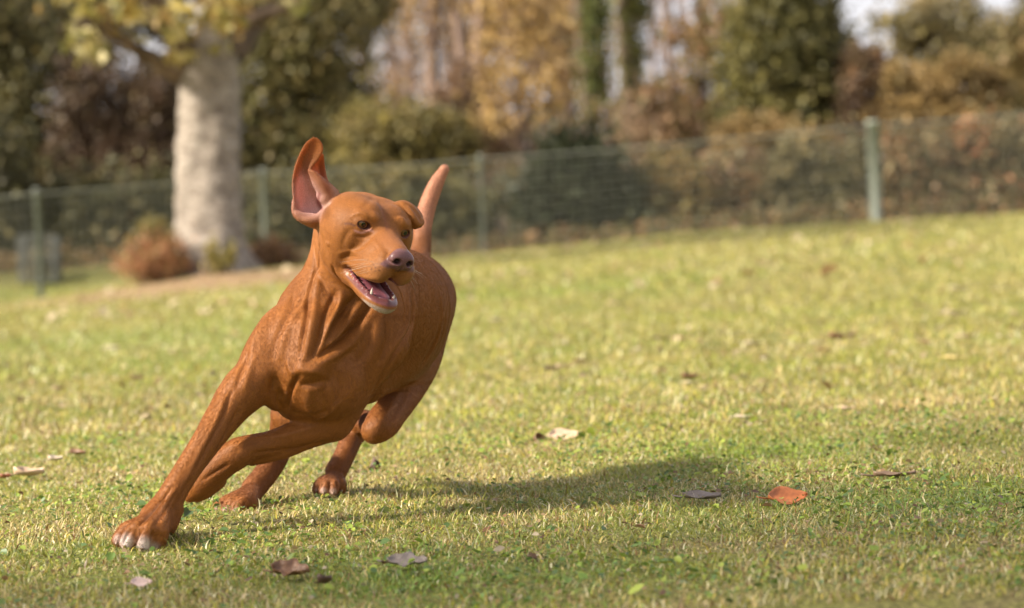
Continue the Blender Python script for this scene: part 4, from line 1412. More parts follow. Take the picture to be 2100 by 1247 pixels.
# ---------------------------------------------------------------- limbs, crowns
def crown(blobs, n_leaf, size, pal, r, up=.3, nsub=26, sub=.30, droop=0.0):
    """leaf-sized blades gathered in clumps through a set of ellipsoids (cx, cy, cz, rx, ry, rz)"""
    B_ = np.asarray(blobs, float)
    vol = (B_[:, 3] * B_[:, 5]) ** 1.0
    pr = vol / vol.sum()
    out = []
    C = []
    pal = np.array(pal)
    for b_, q in zip(B_, pr):
        k = max(int(n_leaf * q), 30)
        ns = max(6, int(nsub * q * len(B_)))
        c = r.normal(size=(ns, 3)); c /= np.linalg.norm(c, axis=1)[:, None]
        c *= r.uniform(.35, 1.0, (ns, 1)) ** .6
        wch = r.integers(0, ns, k)
        d = r.normal(size=(k, 3)) * sub * r.uniform(.5, 1.3, ns)[wch][:, None]
        p = c[wch] + d
        out.append(b_[:3] + p * b_[3:])
        tone = r.uniform(.75, 1.25, ns)[wch][:, None]
        pc = r.integers(0, len(pal), ns)[wch]
        other = r.integers(0, len(pal), k)
        pc = np.where(r.random(k) < .35, other, pc)
        C.append(pal[pc] * tone * r.uniform(.75, 1.25, (k, 1)))
    p = np.concatenate(out); C = 1.12 * np.concatenate(C) ** .82 * np.array([1.06, .97, .80])
    k = len(p)
    s = size * r.lognormal(0, .3, k)[:, None]
    a = r.normal(size=(k, 3)); a[:, 2] -= droop; a /= np.linalg.norm(a, axis=1)[:, None]
    b2 = r.normal(size=(k, 3)); b2 -= (b2 * a).sum(1)[:, None] * a; b2 /= np.linalg.norm(b2, axis=1)[:, None]
    nn_ = np.cross(a, b2)
    cup = r.uniform(.05, .3, (k, 1))
    V = np.stack([p - a * s * .5, p + b2 * s * .34 + nn_ * s * cup, p + a * s * .5, p - b2 * s * .34 + nn_ * s * cup], 1).reshape(-1, 3)
    base = np.arange(k)[:, None] * 4
    F3 = (base[:, :, None] + np.array([[0, 1, 2], [0, 2, 3]])[None]).reshape(-1)
    return V, F3, np.repeat(C, 4, axis=0)

m_leaf = leaf_mat('tree_leaf', 'tint', .5, .35, .3)
def bark_mat(name, stops, scale=5, zs=.35):
    m_, n_, l_, b_ = mat(name)
    tc_ = n_.new('ShaderNodeTexCoord'); mp_ = n_.new('ShaderNodeMapping'); mp_.inputs['Scale'].default_value = (1, 1, zs)
    l_.new(tc_.outputs['Object'], mp_.inputs[0])
    t1 = n_.new('ShaderNodeTexNoise'); t1.inputs['Scale'].default_value = scale; t1.inputs['Detail'].default_value = 8; t1.inputs['Roughness'].default_value = .65; t1.inputs['Distortion'].default_value = .8
    l_.new(mp_.outputs[0], t1.inputs['Vector'])
    r1_ = n_.new('ShaderNodeValToRGB')
    while len(r1_.color_ramp.elements) < len(stops):
        r1_.color_ramp.elements.new(.5)
    for e_, (p_, c_) in zip(r1_.color_ramp.elements, stops):
        e_.position = p_; e_.color = (*c_, 1)
    l_.new(t1.outputs[0], r1_.inputs[0]); l_.new(r1_.outputs[0], b_.inputs['Base Color'])
    b_.inputs['Roughness'].default_value = .9
    bp_ = n_.new('ShaderNodeBump'); bp_.inputs['Distance'].default_value = .03; bp_.inputs['Strength'].default_value = .9
    l_.new(t1.outputs[0], bp_.inputs['Height']); l_.new(bp_.outputs[0], b_.inputs['Normal'])
    return m_
m_bark_pale = bark_mat('pale_bark', [(.30, (.10, .080, .062)), (.43, (.20, .165, .13)), (.54, (.29, .25, .205)), (.66, (.38, .335, .28))], 9.5, 1.4)
m_bark_dark = bark_mat('dark_bark', [(.3, (.05, .035, .025)), (.5, (.12, .085, .06)), (.7, (.22, .16, .12))], 6)
m_bark_tan = bark_mat('tan_bark', [(.3, (.10, .066, .047)), (.5, (.20, .135, .10)), (.7, (.29, .21, .16))], 6)

def at(px, py, d):
    p = W(px, py, d)
    return p.x, p.y, p.z

def ctr(px, py, d, rx_px, ry_px, depth):
    x, y, z = at(px, py, d)
    s = d / FPX
    return (x, y, z, rx_px * s, depth, ry_px * s)

def place_thing(name, x, y, label, cat, group=None):
    o = bpy.data.objects.new(name, None)
    o.location = (x, y, float(land(x, y)))
    COL.objects.link(o)
    o['label'] = label; o['category'] = cat
    if group:
        o['group'] = group
    return o

def child(name, V, Fl, sizes, material, parent, tint=None, smooth=True):
    me = mesh_np(name, V - np.array(parent.location), Fl, sizes, material, smooth=smooth)
    if tint is not None:
        set_col(me, 'tint', tint)
    return link(name, me, parent)

def limb(x0, y0, z0, x1, y1, z1, r0, r1, r, n_=9, wob=.06):
    t = np.linspace(0, 1, n_)[:, None]
    p = np.array([x0, y0, z0]) * (1 - t) + np.array([x1, y1, z1]) * t
    Lg = np.linalg.norm(p[-1] - p[0])
    w_ = r.normal(0, wob * Lg, (n_, 3)) * np.sin(np.pi * t) * .5
    w_[:, 2] *= .3
    rad = r0 * (1 - t) + r1 * t
    return np.hstack([p + np.cumsum(w_, 0) * .4, rad])

def plant(name, label, cat, px, d, blobs_px, n_leaf, size, pal, seed, trunk=None, bark=None, group=None, limbs=5, depth=.9, sub=.30, nsub=26, twigs=0, droop=0.):
    """blobs_px: (px, py, rx_px, ry_px[, depth offset]); trunk: (r_base, r_top, py_top) or None"""
    r = np.random.default_rng(seed)
    x0, y0, _ = at(px, 500, d)
    o = place_thing(name, x0, y0, label, cat, group)
    z0 = float(land(x0, y0))
    B_ = []
    for q in blobs_px:
        dd = q[4] if len(q) > 4 else 0
        c = ctr(q[0], q[1], d + dd, q[2], q[3], depth * max(.5, q[2] * d / FPX))
        B_.append(c)
    paths = []
    if trunk:
        rb, rt, pyt = trunk
        _, _, zt = at(px, pyt, d)
        tilt = r.normal(0, .03) * (zt - z0)
        t = np.linspace(0, 1, 14)
        pp = np.stack([x0 + tilt * t + .05 * np.sin(t * 7 + seed), np.full(14, y0) + .04 * np.cos(t * 5), z0 - .1 + (zt - z0 + .1) * t, rb * (1 - t) + rt * t + rb * .5 * np.exp(-t * 22)], 1)
        paths.append(pp)
        for q in B_[:limbs] if len(B_) >= limbs else B_:
            k = int(r.integers(5, 12))
            a_ = pp[k]
            paths.append(limb(a_[0], a_[1], a_[2], q[0], q[1], q[2], a_[3] * .6, .008, r))
    else:
        for q in B_:
            for _ in range(3):
                paths.append(limb(x0 + r.normal(0, .15), y0, z0 - .05, q[0] + r.normal(0, q[3] * .4), q[1], q[2] + r.normal(0, q[5] * .3), .022, .006, r, 7))
    for _ in range(twigs):
        q = B_[int(r.integers(0, len(B_)))]
        a_ = paths[0][int(r.integers(4, len(paths[0])))]
        e_ = [q[0] + r.normal(0, q[3] * .6), q[1] + r.normal(0, q[4] * .5), q[2] + r.normal(0, q[5] * .6)]
        paths.append(limb(a_[0], a_[1], a_[2], *e_, .014, .004, r, 7, .1))
        tw = paths[-1]
        for _ in range(2):
            f_ = tw[int(r.integers(2, 6))]
            paths.append(limb(f_[0], f_[1], f_[2], f_[0] + r.normal(0, .5), f_[1] + r.normal(0, .4), f_[2] + abs(r.normal(.3, .4)), .008, .003, r, 5, .1))
    V, F = tube_mesh(paths, 7)
    child('trunk' if trunk else 'stems', V, F.ravel(), 4, bark or m_bark_dark, o)
    V, F3, C = crown(B_, n_leaf, size, pal, r, nsub=nsub, sub=sub, droop=droop)
    zz_ = land(V[:, 0], V[:, 1])
    V[:, 2] = np.maximum(V[:, 2], zz_ + .01)
    child('crown' if trunk else 'foliage', V, F3, 3, m_leaf, o, C, smooth=False)
    return o

OLIVE = [(.080, .073, .028), (.110, .098, .036), (.058, .056, .022), (.150, .122, .044)]
DKGREEN = [(.042, .046, .022), (.060, .062, .028), (.034, .034, .018), (.085, .078, .036)]
GREEN = [(.062, .066, .024), (.085, .085, .030), (.045, .048, .020), (.115, .104, .036)]
COPPER = [(.055, .036, .026), (.080, .050, .034), (.040, .028, .020), (.075, .055, .030)]
GOLD = [(.27, .175, .065), (.21, .14, .055), (.34, .235, .085), (.18, .13, .055)]
OCHRE = [(.17, .115, .045), (.135, .095, .038), (.21, .145, .055), (.11, .085, .035)]
BROWN = [(.17, .10, .055), (.22, .13, .065), (.12, .072, .042), (.26, .16, .09)]
PINKB = [(.21, .145, .11), (.17, .115, .085), (.25, .18, .13)]
GREYG = [(.12, .112, .062), (.16, .142, .075), (.085, .078, .045), (.20, .165, .085)]
YELG = [(.20, .175, .045), (.14, .130, .038), (.24, .21, .06), (.10, .10, .032)]

# ---- the big pale trunk on its mound
TX, TY = TREE_XY
tree = place_thing('broadleaf_tree', TX, TY, 'thick pale barked tree with yellowing leaves standing on the grassy mound', 'tree')
D_T = 26.0
def tpt(px, py, dd=0):
    return at(px, py, D_T + dd)
r = np.random.default_rng(5)
prof = [(430, 565, 92), (430, 545, 82), (431, 520, 73), (431, 480, 70), (430, 420, 67), (428, 340, 64.5), (428, 260, 62.5), (428, 180, 61), (428, 135, 62), (430, 100, 60), (436, 60, 42), (440, 0, 34), (446, -120, 28), (452, -300, 20)]
V, F = [], []
ns_ = 56
PR = crm(np.array(prof, float), 90)
for px, py, rr_ in PR:
    c = np.array(tpt(px, py))
    rad = rr_ / FPX * D_T
    low = max(0, (py - 440) / 120)
    for j in range(ns_):
        a = 2 * math.pi * j / ns_
        flare = 1 + low ** 2 * .38 * (math.sin(a * 5 + .8) * .5 + .5) + .05 * math.sin(a * 3 + py * .01) + .025 * math.sin(a * 7 + 1 + py * .03) + .02 * math.sin(py * .11 + 2 * a) + .07 * (float(vnoise(np.array([a * 2.2 + 5]), np.array([py * .045]), 1.0, 55)[0]) - .5)
        if py < 110:
            flare *= 1.0
        V.append(c + np.array([math.cos(a) * rad * flare, math.sin(a) * rad * flare, 0]))
for i in range(len(PR) - 1):
    for j in range(ns_):
        F.append([i * ns_ + j, (i + 1) * ns_ + j, (i + 1) * ns_ + (j + 1) % ns_, i * ns_ + (j + 1) % ns_])
F = np.array(F)[:, ::-1]
child('trunk', np.array(V), F.ravel(), 4, m_bark_pale, tree)
limbs_ = []
for (a0, b0, r0), (a1, b1, dd, r1) in (((400, 150, .17), (300, -40, -.8, .07)), ((392, 165, .10), (180, 30, -1.0, .03)), ((470, 110, .17), (580, -40, .3, .08)), ((445, 120, .15), (420, -100, .8, .08)),
                                      ((520, 40, .07), (640, 0, -.5, .02)), ((330, 20, .07), (120, 60, -1.4, .02))):
    p0 = tpt(a0, b0); p1 = tpt(a1, b1, dd)
    limbs_.append(limb(*p0, *p1, r0, r1, r, 12, .05))
V, F = tube_mesh(limbs_, 12)
child('limb', V, F.ravel(), 4, m_bark_dark, tree)
blobs = [ctr(*q) for q in ((200, 20, 25.0, 70, 40, .5), (165, 85, 24.6, 42, 28, .35), (260, -10, 25.2, 90, 50, .6), (330, 60, 24.9, 60, 38, .5), (395, 30, 24.8, 70, 50, .6), (440, 60, 25.0, 45, 50, .4), (360, 105, 25, 25, 22, .3),
                           (480, -10, 25.2, 80, 40, .7), (600, 0, 25.4, 60, 22, .5), (300, -160, 25.6, 300, 120, 1.6), (560, -200, 26.2, 300, 140, 1.8), (200, 100, 24.8, 30, 22, .3), (430, -420, 26.2, 420, 200, 2.6))]
V, F3, C = crown(blobs, 4200, .115, [(.19, .175, .05), (.14, .15, .045), (.25, .21, .06), (.28, .26, .13), (.22, .15, .05)], r, nsub=16, sub=.28, droop=.5)
child('crown', V, F3, 3, m_leaf, tree, C, smooth=False)

# ---- growth at the foot of the tree
plant('bracken', 'rust brown bracken at the lit side of the big tree foot', 'plant', 320, 25.6, [(318, 528, 40, 34), (290, 545, 42, 22), (350, 516, 20, 26), (362, 540, 26, 22)], 2400, .042, [(.20, .095, .05), (.26, .13, .065), (.14, .065, .035), (.18, .13, .05)], 61, depth=.5, droop=-.8, sub=.55, nsub=60)
plant('bracken', 'brown withered bracken on the shaded side of the big tree foot', 'plant', 560, 26.4, [(540, 525, 34, 24), (580, 528, 30, 22), (555, 508, 20, 20)], 1000, .05, [(.13, .07, .04), (.17, .10, .05), (.10, .055, .03)], 62, depth=.5, droop=-.8, sub=.55, nsub=60)
plant('sprout', 'small yellow green sprout growing against the front of the big trunk', 'plant', 450, 25.3, [(448, 535, 26, 22), (436, 510, 12, 22), (468, 522, 12, 20)], 420, .045, YELG, 63, depth=.3)
plant('shrub', 'small olive shrub behind the rust brown bracken', 'shrub', 330, 27.4, [(320, 480, 34, 34), (345, 500, 30, 30)], 900, .06, OLIVE, 64, depth=.5)

# ---- hedges and bushes straight behind the fence, from the one picture edge to the other
BG = 'bushes behind the fence'
hedge = [
    (-420, 33.0, [(-460, 430, 140, 120), (-330, 440, 120, 110)], 2600, DKGREEN, 'dark evergreen bush beyond the corner post, outside the picture edge'),
    (-760, 33.0, [(-800, 440, 150, 120), (-660, 440, 130, 120)], 2600, DKGREEN + OLIVE, 'olive and dark bush farthest along the fence'),
    (2330, 33.2, [(2290, 330, 120, 110), (2420, 320, 130, 120)], 2600, GREYG + BROWN, 'grey brown hedge bush one bay past the picture edge'),
    (-60, 33.0, [(-90, 430, 110, 130), (-20, 480, 80, 80), (-60, 320, 100, 90)], 3600, DKGREEN, 'dark evergreen bush at the very edge behind the first fence bay'),
    (60, 33.6, [(40, 500, 70, 60), (90, 430, 80, 70), (20, 400, 60, 60)], 3400, DKGREEN, 'dark bush just behind the wire compost cage'),
    (190, 33.2, [(190, 500, 80, 62), (240, 440, 80, 70), (150, 440, 60, 70)], 3600, DKGREEN, 'dark green bush between the compost cage and the big trunk'),
    (330, 33.6, [(320, 480, 80, 80), (350, 420, 80, 70)], 3000, DKGREEN + OLIVE[:1], 'dark bush hidden in part by the big trunk'),
    (600, 33.4, [(560, 470, 90, 80), (660, 450, 90, 90), (600, 400, 90, 60)], 4200, GREEN + DKGREEN, 'green bush behind the fence post next to the big trunk'),
    (800, 33.2, [(760, 450, 90, 80), (850, 470, 80, 60), (800, 400, 90, 60)], 4200, GREEN + OLIVE, 'mixed green bush behind the head of the dog'),
    (950, 33.4, [(930, 460, 60, 60), (970, 430, 50, 60)], 2400, DKGREEN + GREEN, 'low dark bush behind the middle fence post'),
    (1170, 33.0, [(1150, 400, 95, 85), (1230, 400, 80, 90), (1180, 320, 80, 60), (1100, 440, 60, 50), (1270, 440, 50, 46)], 6200, [(.018, .026, .014), (.026, .034, .018), (.014, .018, .010)], 'big very dark rounded evergreen bush, darkest in the row'),
    (1380, 33.2, [(1350, 400, 60, 80), (1410, 420, 60, 60), (1390, 360, 50, 50)], 2800, OCHRE + OLIVE, 'ochre tinged bush next to the darkest evergreen'),
    (1490, 33.4, [(1480, 400, 70, 70), (1540, 380, 60, 60), (1500, 430, 60, 34)], 3000, BROWN + GREYG, 'brown leaved hedge bush before the wide fence post'),
    (1660, 33.2, [(1640, 370, 80, 80), (1720, 370, 70, 80), (1680, 420, 90, 40)], 4200, GREYG + DKGREEN, 'grey green hedge bush directly before the wide fence post'),
    (1880, 33.2, [(1850, 360, 80, 80), (1930, 350, 80, 90), (1880, 400, 110, 40)], 4200, GREYG + BROWN, 'grey brown hedge bush past the wide fence post'),
    (2060, 33.2, [(2030, 340, 70, 90), (2110, 330, 80, 100), (2060, 390, 110, 40)], 4200, GREYG + [(.30, .13, .07)], 'hedge bush with reddish leaves at the end of the fence'),
]
for i, (px, d, bl, nl, pal, lab) in enumerate(hedge):
    plant('bush', lab, 'bush', px, d, bl, int(nl * 1.4), .075, pal, 100 + i, group=BG, depth=.55, nsub=30)

# ---- taller growth behind
def tall(px, d, bl, nl, pal, lab, seed, trunk=None, bark=None, size=.12, name='tree', cat='tree', **kw):
    return plant(name, lab, cat, px, d, bl, int(nl * 1.7), size * .74, pal, seed, trunk=trunk, bark=bark, group='trees and tall shrubs of the wood', **kw)
tall(20, 37, [(10, 250, 110, 160), (60, 100, 110, 110), (-40, 60, 110, 120), (40, 380, 110, 80)], 7500, DKGREEN + OLIVE, 'dark olive tree filling the top corner beyond the compost cage', 201, (.14, .05, 60))
tall(240, 36.5, [(210, 200, 90, 110), (300, 260, 90, 120), (250, 330, 100, 80), (160, 320, 70, 80), (330, 170, 50, 80)], 8000, COPPER, 'dark copper leaved shrub seen between corner and big trunk', 202, size=.10, name='tall_shrub', cat='shrub')
tall(150, 39, [(140, 60, 120, 110), (260, 40, 110, 90), (60, -60, 160, 100), (260, -80, 160, 100)], 6500, OLIVE + COPPER, 'olive and brown tree above the copper leaved shrub', 203, (.15, .05, 0))
tall(600, 37, [(560, 180, 100, 130), (660, 110, 100, 120), (560, 40, 110, 100), (690, 230, 90, 110), (620, 320, 130, 80), (520, 330, 60, 90)], 11000, OLIVE + GREEN, 'tall olive green shrub mass beside the big trunk', 204, size=.11, name='tall_shrub', cat='shrub')
tall(690, 40, [(650, -40, 130, 80), (740, 30, 60, 70), (560, -80, 130, 80)], 4200, OLIVE + YELG, 'olive tree crown rising over the tall shrub mass', 205, (.13, .05, -60))
tall(860, 35.5, [(800, 320, 90, 80), (890, 330, 80, 80), (850, 270, 80, 50), (760, 290, 60, 70)], 5200, OLIVE + YELG[:2], 'yellow olive bush above the head of the dog', 206, size=.10, name='tall_shrub', cat='shrub')
tall(1080, 36, [(1100, 190, 90, 50), (1060, 240, 80, 40), (1130, 110, 60, 60), (1020, 120, 50, 90), (1160, 230, 60, 22), (1090, 20, 60, 70), (1150, 10, 40, 60), (1040, 20, 40, 60)], 1150, GOLD, 'golden leaved small tree left of the ivy columns', 207, (.075, .02, 150), m_bark_tan, sub=.4, twigs=22)
tall(908, 44, [(900, 40, 80, 70), (960, -20, 90, 70), (980, 90, 60, 60), (860, -40, 80, 60)], 1000, GOLD + PINKB, 'slim tan trunk tree with thin golden crown, left of three', 208, (.13, .07, -80), m_bark_tan, sub=.45, twigs=30)
tall(1002, 43, [(1040, 20, 80, 60), (1060, 90, 70, 60), (1000, -60, 100, 60), (1110, 50, 60, 60)], 1300, GOLD + PINKB, 'slim tan trunk tree with golden crown, middle of three', 209, (.18, .09, -100), m_bark_tan, sub=.45, twigs=30)
tall(860, 50, [(830, 170, 60, 40), (800, 10, 70, 50), (880, 140, 60, 50), (780, -30, 90, 40)], 650, PINKB + GOLD, 'slim bare tree with few pinkish leaves over the olive bush', 210, (.10, .04, -80), m_bark_tan, sub=.5, twigs=34)
tall(975, 42, [(970, 210, 60, 70), (1000, 290, 60, 60), (940, 250, 50, 60)], 1400, BROWN + PINKB, 'brown twiggy tree behind the middle fence post', 211, (.13, .06, 20), m_bark_tan, sub=.45, twigs=20)
tall(1212, 40, [(1212, 120, 30, 80), (1208, 20, 34, 80), (1214, 200, 28, 50), (1212, -80, 38, 70)], 3600, [(.065, .085, .022), (.10, .115, .028), (.045, .06, .018)], 'slim ivy clad trunk forming a green column, first of two', 212, (.13, .08, -100), size=.085, depth=.9)
tall(1296, 41, [(1296, 90, 32, 80), (1294, -10, 40, 80), (1290, 170, 24, 50), (1296, -100, 46, 60)], 3600, [(.085, .092, .024), (.12, .125, .03), (.055, .065, .02)], 'broader ivy clad trunk forming a green column, second of two', 213, (.14, .09, -120), size=.085, depth=.9)
tall(1150, 48, [(1150, 60, 60, 90), (1160, -30, 90, 70), (1170, 150, 40, 50)], 1100, GOLD + BROWN, 'thin golden tree glimpsed between gold tree and ivy column', 214, (.10, .05, -60), m_bark_tan, sub=.45, twigs=24)
tall(1340, 38, [(1330, 270, 60, 60), (1380, 250, 50, 50), (1350, 200, 40, 40)], 1700, PINKB + BROWN + OLIVE, 'pinkish brown twiggy shrub below the bright sky gap', 215, size=.09, name='tall_shrub', cat='shrub', sub=.4)
tall(1440, 39, [(1440, 200, 50, 70), (1450, 100, 50, 60), (1420, 60, 60, 30), (1470, 20, 50, 40), (1420, 280, 50, 50)], 1300, OLIVE + BROWN, 'sparse brown olive tree at the edge of the bright sky gap', 216, (.08, .03, 0), sub=.42, twigs=26)
tall(1610, 38, [(1600, 60, 90, 80), (1660, 100, 80, 80), (1560, 160, 90, 80), (1640, 190, 90, 80), (1560, 250, 100, 60), (1620, -30, 80, 70), (1690, 60, 50, 60)], 11500, YELG[1:2] + YELG[3:] + GREEN + GREEN[1:2], 'large dense yellow olive tree, biggest before the fence end', 217, (.15, .05, 60))
tall(1560, 36, [(1540, 280, 80, 40), (1620, 290, 70, 30)], 1600, OCHRE, 'ochre low bush along the fence top under the big olive tree', 218, size=.1, name='tall_shrub', cat='shrub')
tall(1785, 37.5, [(1780, 190, 50, 60), (1800, 250, 60, 40), (1770, 130, 40, 40)], 2900, COPPER + BROWN[:1], 'dark brown shrub in the hollow past the big olive tree', 219, size=.1, name='tall_shrub', cat='shrub')
tall(1900, 37, [(1880, 190, 70, 50), (1960, 180, 80, 60), (1920, 250, 100, 50), (1840, 150, 40, 30)], 6200, OCHRE, 'wide ochre orange shrub over the last fence bay', 220, size=.1, name='tall_shrub', cat='shrub')
tall(1900, 45, [(1850, 62, 70, 44), (1920, 36, 80, 52), (2000, 75, 80, 50), (1960, 120, 100, 40), (2070, 80, 50, 40)], 5200, GREYG + OLIVE, 'grey olive tree behind the wide ochre shrub', 221, (.14, .05, 60))
tall(2080, 38, [(2060, 180, 50, 60), (2110, 150, 60, 90), (2070, 240, 70, 40), (2140, 60, 50, 60)], 4800, OLIVE + OCHRE, 'olive and ochre tree at the end of the wood', 222, (.12, .04, 90))
DEEP = ['thin tan trunk deep in the wood, first past the olive crown', 'thin trunk deep in the wood before the first small sky gap', 'thin trunk deep in the wood between the two small sky gaps', 'thin trunk deep in the wood just behind the slim golden tree', 'thin trunk deep in the wood behind the golden small tree', 'thin trunk deep in the wood right of the golden small tree', 'thin trunk deep in the wood against the first ivy column', 'thin trunk deep in the wood between the two ivy columns', 'thin trunk deep in the wood inside the big bright sky gap', 'thin trunk deep in the wood at the far edge of the big sky gap']
for i, px in enumerate((760, 812, 905, 948, 1085, 1128, 1178, 1252, 1345, 1402)):
    dd = 47 + (i * 37 % 11)
    tall(px, dd, [(px + 8, 40 + (i * 53) % 60, 36, 40), (px - 10, -40, 60, 50), (px + 4, 250, 36, 50)], 90, PINKB + BROWN, DEEP[i], 300 + i, (.075, .03, -140), m_bark_tan, sub=.5, twigs=16, limbs=3)

# far wood behind everything
rf = np.random.default_rng(77)
fb = []
for px in range(-300, 2500, 70):
    fb.append(ctr(px + rf.uniform(-25, 25), 310 + rf.uniform(-30, 30), 68 + rf.uniform(-6, 6), 80, 80 + rf.uniform(-20, 25), 2.0))
    fb.append(ctr(px + rf.uniform(-25, 25), 400, 62 + rf.uniform(-4, 4), 90, 70, 2.0))
for px in list(range(-2600, -300, 110)) + list(range(2500, 4700, 110)):
    fb.append(ctr(px, 300, 60, 110, 130, 2.0))
    fb.append(ctr(px, 400, 52, 110, 90, 2.0))
V, F3, C = crown(fb, 52000, .26, BROWN + OLIVE + PINKB[:1] + GREYG, rf, nsub=60, sub=.3)
fb2 = [ctr(px + rf.uniform(-15, 15), yy + rf.uniform(-25, 25), 54 + rf.uniform(-3, 3), 52, 50, 1.2) for px in range(620, 1500, 44) for yy in (-60, 20, 95, 190) if not (1310 < px < 1425 and yy < 150)]
V_, F_3, C_ = crown(fb2, 3600, .095, GOLD + BROWN + OLIVE + GOLD, rf, nsub=10, sub=.45)
F3 = np.concatenate([F3, F_3 + len(V)]); V = np.concatenate([V, V_]); C = np.concatenate([C, C_])
me = mesh_np('distant_wood', V, F3, 3, m_leaf, smooth=False); set_col(me, 'tint', C)
link('distant_wood', me, kind='stuff', label='distant autumn wood closing the view behind the trees')

# rough ground growth under the hedge
hb = [ctr(px + rf.uniform(-20, 20), 0, 32.6, 34, 1, .4) for px in range(-200, 2350, 30)]
B2 = []
for c in hb:
    gz = float(land(c[0], c[1]))
    B2.append((c[0], c[1], gz + .05, c[3], .4, .12))
V, F3, C = crown(B2, 15000, .06, GREEN + DKGREEN + BROWN, rf, nsub=300, sub=.5)
me = mesh_np('undergrowth', V, F3, 3, m_leaf, smooth=False); set_col(me, 'tint', C)
link('undergrowth', me, kind='stuff', label='low weeds and dead leaves along the far side of the fence')

# ---------------------------------------------------------------- the fence
m_post, n, l, b = mat('fence_post_paint')
t_ = n.new('ShaderNodeTexNoise'); t_.inputs['Scale'].default_value = 9; t_.inputs['Detail'].default_value = 6
cr = n.new('ShaderNodeValToRGB'); cr.color_ramp.elements[0].color = (.11, .125, .105, 1); cr.color_ramp.elements[1].color = (.22, .24, .205, 1)
l.new(t_.outputs[0], cr.inputs[0]); l.new(cr.outputs[0], b.inputs['Base Color']); b.inputs['Roughness'].default_value = .5
m_post_pale, n, l, b = mat('fence_post_weathered'); b.inputs['Base Color'].default_value = (.30, .33, .27, 1); b.inputs['Roughness'].default_value = .7
m_wire, n, l, b = mat('fence_wire'); b.inputs['Base Color'].default_value = (.23, .235, .185, 1); b.inputs['Roughness'].default_value = .45; b.inputs['Metallic'].default_value = .3
# post: px of the top, py of the top, px of the foot, distance, radius
POSTS = [(-1300, 505, -1290, 27.0, .032), (-840, 468, -828, 27.9, .032), (-372, 432, -360, 28.6, .032), (75, 392, 88, 29.0, .032), (540, 350, 546, 30.5, .036), (985, 322, 990, 31.0, .028), (1790, 252, 1798, 32.0, .075), (2226, 216, 2236, 32.5, .04), (2680, 180, 2690, 33.0, .036)]
fx, fy = at(990, 525, 31.0)[:2]
fence = place_thing('wire_fence', fx, fy, 'green wire mesh fence with round posts running across behind the lawn', 'fence')
tops, feet = [], []
for (pt, yt, pf, d, rad) in POSTS:
    t3 = np.array(at(pt, yt, d))
    f3 = np.array([t3[0] + .0, t3[1], 0.0])
    f3[2] = float(land(f3[0], f3[1]))
    tops.append(t3); feet.append(f3)
    m_this = m_post_pale if rad > .06 else m_post
    path = np.array([[*(f3 - [0, 0, .15]), rad], [*f3, rad], [*(t3 - [0, 0, .004]), rad], [*(t3 - [0, 0, .002]), rad * 1.12], [*(t3 + [0, 0, .018]), rad * 1.12], [*(t3 + [0, 0, .026]), rad * .7], [*(t3 + [0, 0, .027]), .001]])
    V, F = tube_mesh([path], 16)
    child('post', V, F.ravel(), 4, m_this, fence, smooth=True)
for a, b_, fa, fb_ in zip(tops[:-1], tops[1:], feet[:-1], feet[1:]):
    off = np.array([0, -.055, 0])
    N_ = 20
    rowsz = []
    paths = []
    u = np.linspace(0, 1, N_)
    nh = 11
    for k in range(nh):
        h = k / (nh - 1)
        top = a[None] * (1 - u[:, None]) + b_[None] * u[:, None]
        xx = top[:, 0]; yy = top[:, 1]
        gz = land(xx, yy) + .03
        zz_ = gz * (1 - h) + (top[:, 2] - .03 - .02 * np.sin(u * math.pi)) * h
        paths.append(np.stack([xx, yy + off[1], zz_, np.full(N_, .0055 if k < nh - 1 else .011)], 1))
    Lb = np.linalg.norm(b_ - a)
    top_path = paths.pop()
    V, F = tube_mesh([top_path], 8)
    child('top_wire', V, F.ravel(), 4, m_wire, fence)
    nvw = int(Lb / .075)
    for k in range(1, nvw):
        t = k / nvw
        top = a * (1 - t) + b_ * t
        gz = float(land(top[0], top[1])) + .03
        paths.append(np.array([[top[0], top[1] + off[1], gz, .0016], [top[0], top[1] + off[1], top[2] - .03 - .02 * math.sin(t * math.pi), .0016]]))
    V, F = tube_mesh(paths, 4)
    child('wire_mesh', V, F.ravel(), 4, m_wire, fence)

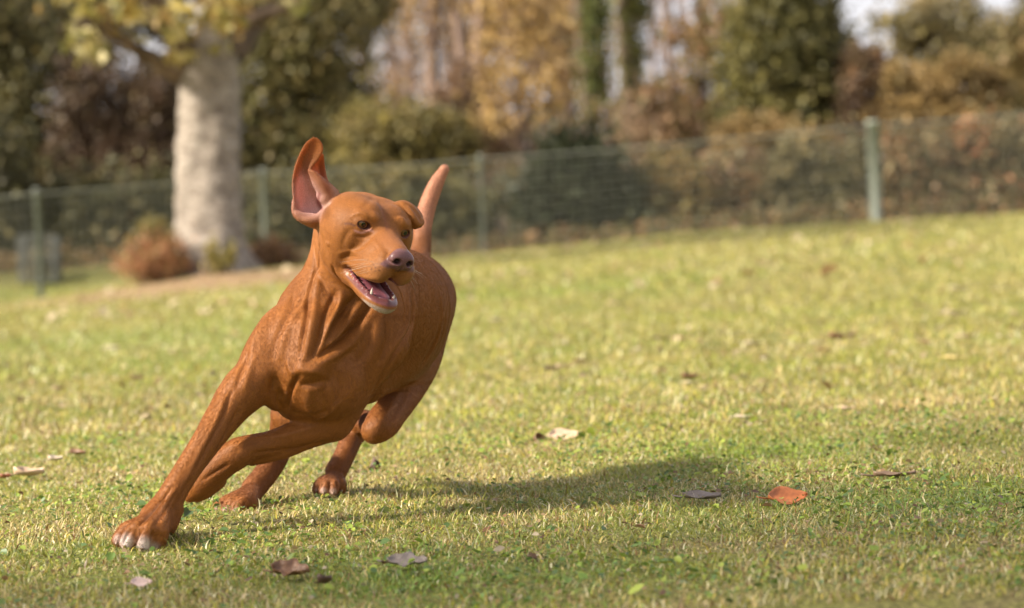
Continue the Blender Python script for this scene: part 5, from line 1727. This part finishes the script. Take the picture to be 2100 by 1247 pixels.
# ---- wire compost cage behind the first bay
cx_, cy_, _ = at(82, 540, 31.2)
cage = place_thing('compost_cage', cx_, cy_, 'grey wire compost cage standing behind the fence beside the dark bushes', 'cage')
m_cage, n, l, b = mat('cage_steel'); b.inputs['Base Color'].default_value = (.13, .135, .13, 1); b.inputs['Roughness'].default_value = .5; b.inputs['Metallic'].default_value = .4
zc = float(land(cx_, cy_))
w_, h_ = .19, .52
fr = []
for sx_ in (-1, 1):
    for sy_ in (-1, 1):
        fr.append(np.array([[cx_ + sx_ * w_, cy_ + sy_ * w_, zc, .014], [cx_ + sx_ * w_, cy_ + sy_ * w_, zc + h_, .014]]))
for zz_ in (.03, .26, h_):
    for s in (-1, 1):
        fr.append(np.array([[cx_ - w_, cy_ + s * w_, zc + zz_, .010], [cx_ + w_, cy_ + s * w_, zc + zz_, .010]]))
        fr.append(np.array([[cx_ + s * w_, cy_ - w_, zc + zz_, .010], [cx_ + s * w_, cy_ + w_, zc + zz_, .010]]))
V, F = tube_mesh(fr, 8); child('frame', V, F.ravel(), 4, m_cage, cage)
wr = []
for k in range(1, 8):
    t = -w_ + 2 * w_ * k / 8
    for s in (-1, 1):
        wr.append(np.array([[cx_ + t, cy_ + s * w_, zc + .03, .004], [cx_ + t, cy_ + s * w_, zc + h_, .004]]))
        wr.append(np.array([[cx_ + s * w_, cy_ + t, zc + .03, .004], [cx_ + s * w_, cy_ + t, zc + h_, .004]]))
for k in range(1, 9):
    zz_ = .03 + (h_ - .03) * k / 9
    for s in (-1, 1):
        wr.append(np.array([[cx_ - w_, cy_ + s * w_, zc + zz_, .004], [cx_ + w_, cy_ + s * w_, zc + zz_, .004]]))
V, F = tube_mesh(wr, 5); child('wire_grid', V, F.ravel(), 4, m_cage, cage)
V, F3, C = crown([(cx_, cy_, zc + .2, .13, .13, .17)], 500, .06, GREYG, rf)
child('compost', V, F3, 3, m_leaf, cage, C, smooth=False)['kind'] = 'stuff'

# ---------------------------------------------------------------- a tree added out of view: its crown is shaped to shade the near lawn
r = np.random.default_rng(9)
side = place_thing('broadleaf_tree', -4.6, 2.6, 'young tree added out of view to the side, its thin crown shading the near grass', 'tree')
pt_ = np.array([[-4.6, 2.6, -.1, .09], [-4.58, 2.62, 1.2, .07], [-4.5, 2.75, 2.6, .055], [-4.4, 2.9, 3.9, .03]])
bl_ = [(-4.35, 2.75, 4.2, .62, .95, .65), (-3.75, 4.3, 4.2, .75, 1.0, .6), (-4.7, 1.5, 4.2, .8, .8, .6), (-6.0, 2.2, 4.2, .75, .5, .6)]
ps_ = [crm(pt_, 12)] + [limb(*pt_[2][:3], *q[:3], .035, .01, r) for q in bl_]
V, F = tube_mesh(ps_, 9)
child('trunk', V, F.ravel(), 4, m_bark_dark, side)
V, F3, C = crown(bl_, 6500, .06, YELG + GREEN, r, nsub=60, sub=.32)
child('crown', V, F3, 3, m_leaf, side, C, smooth=False)
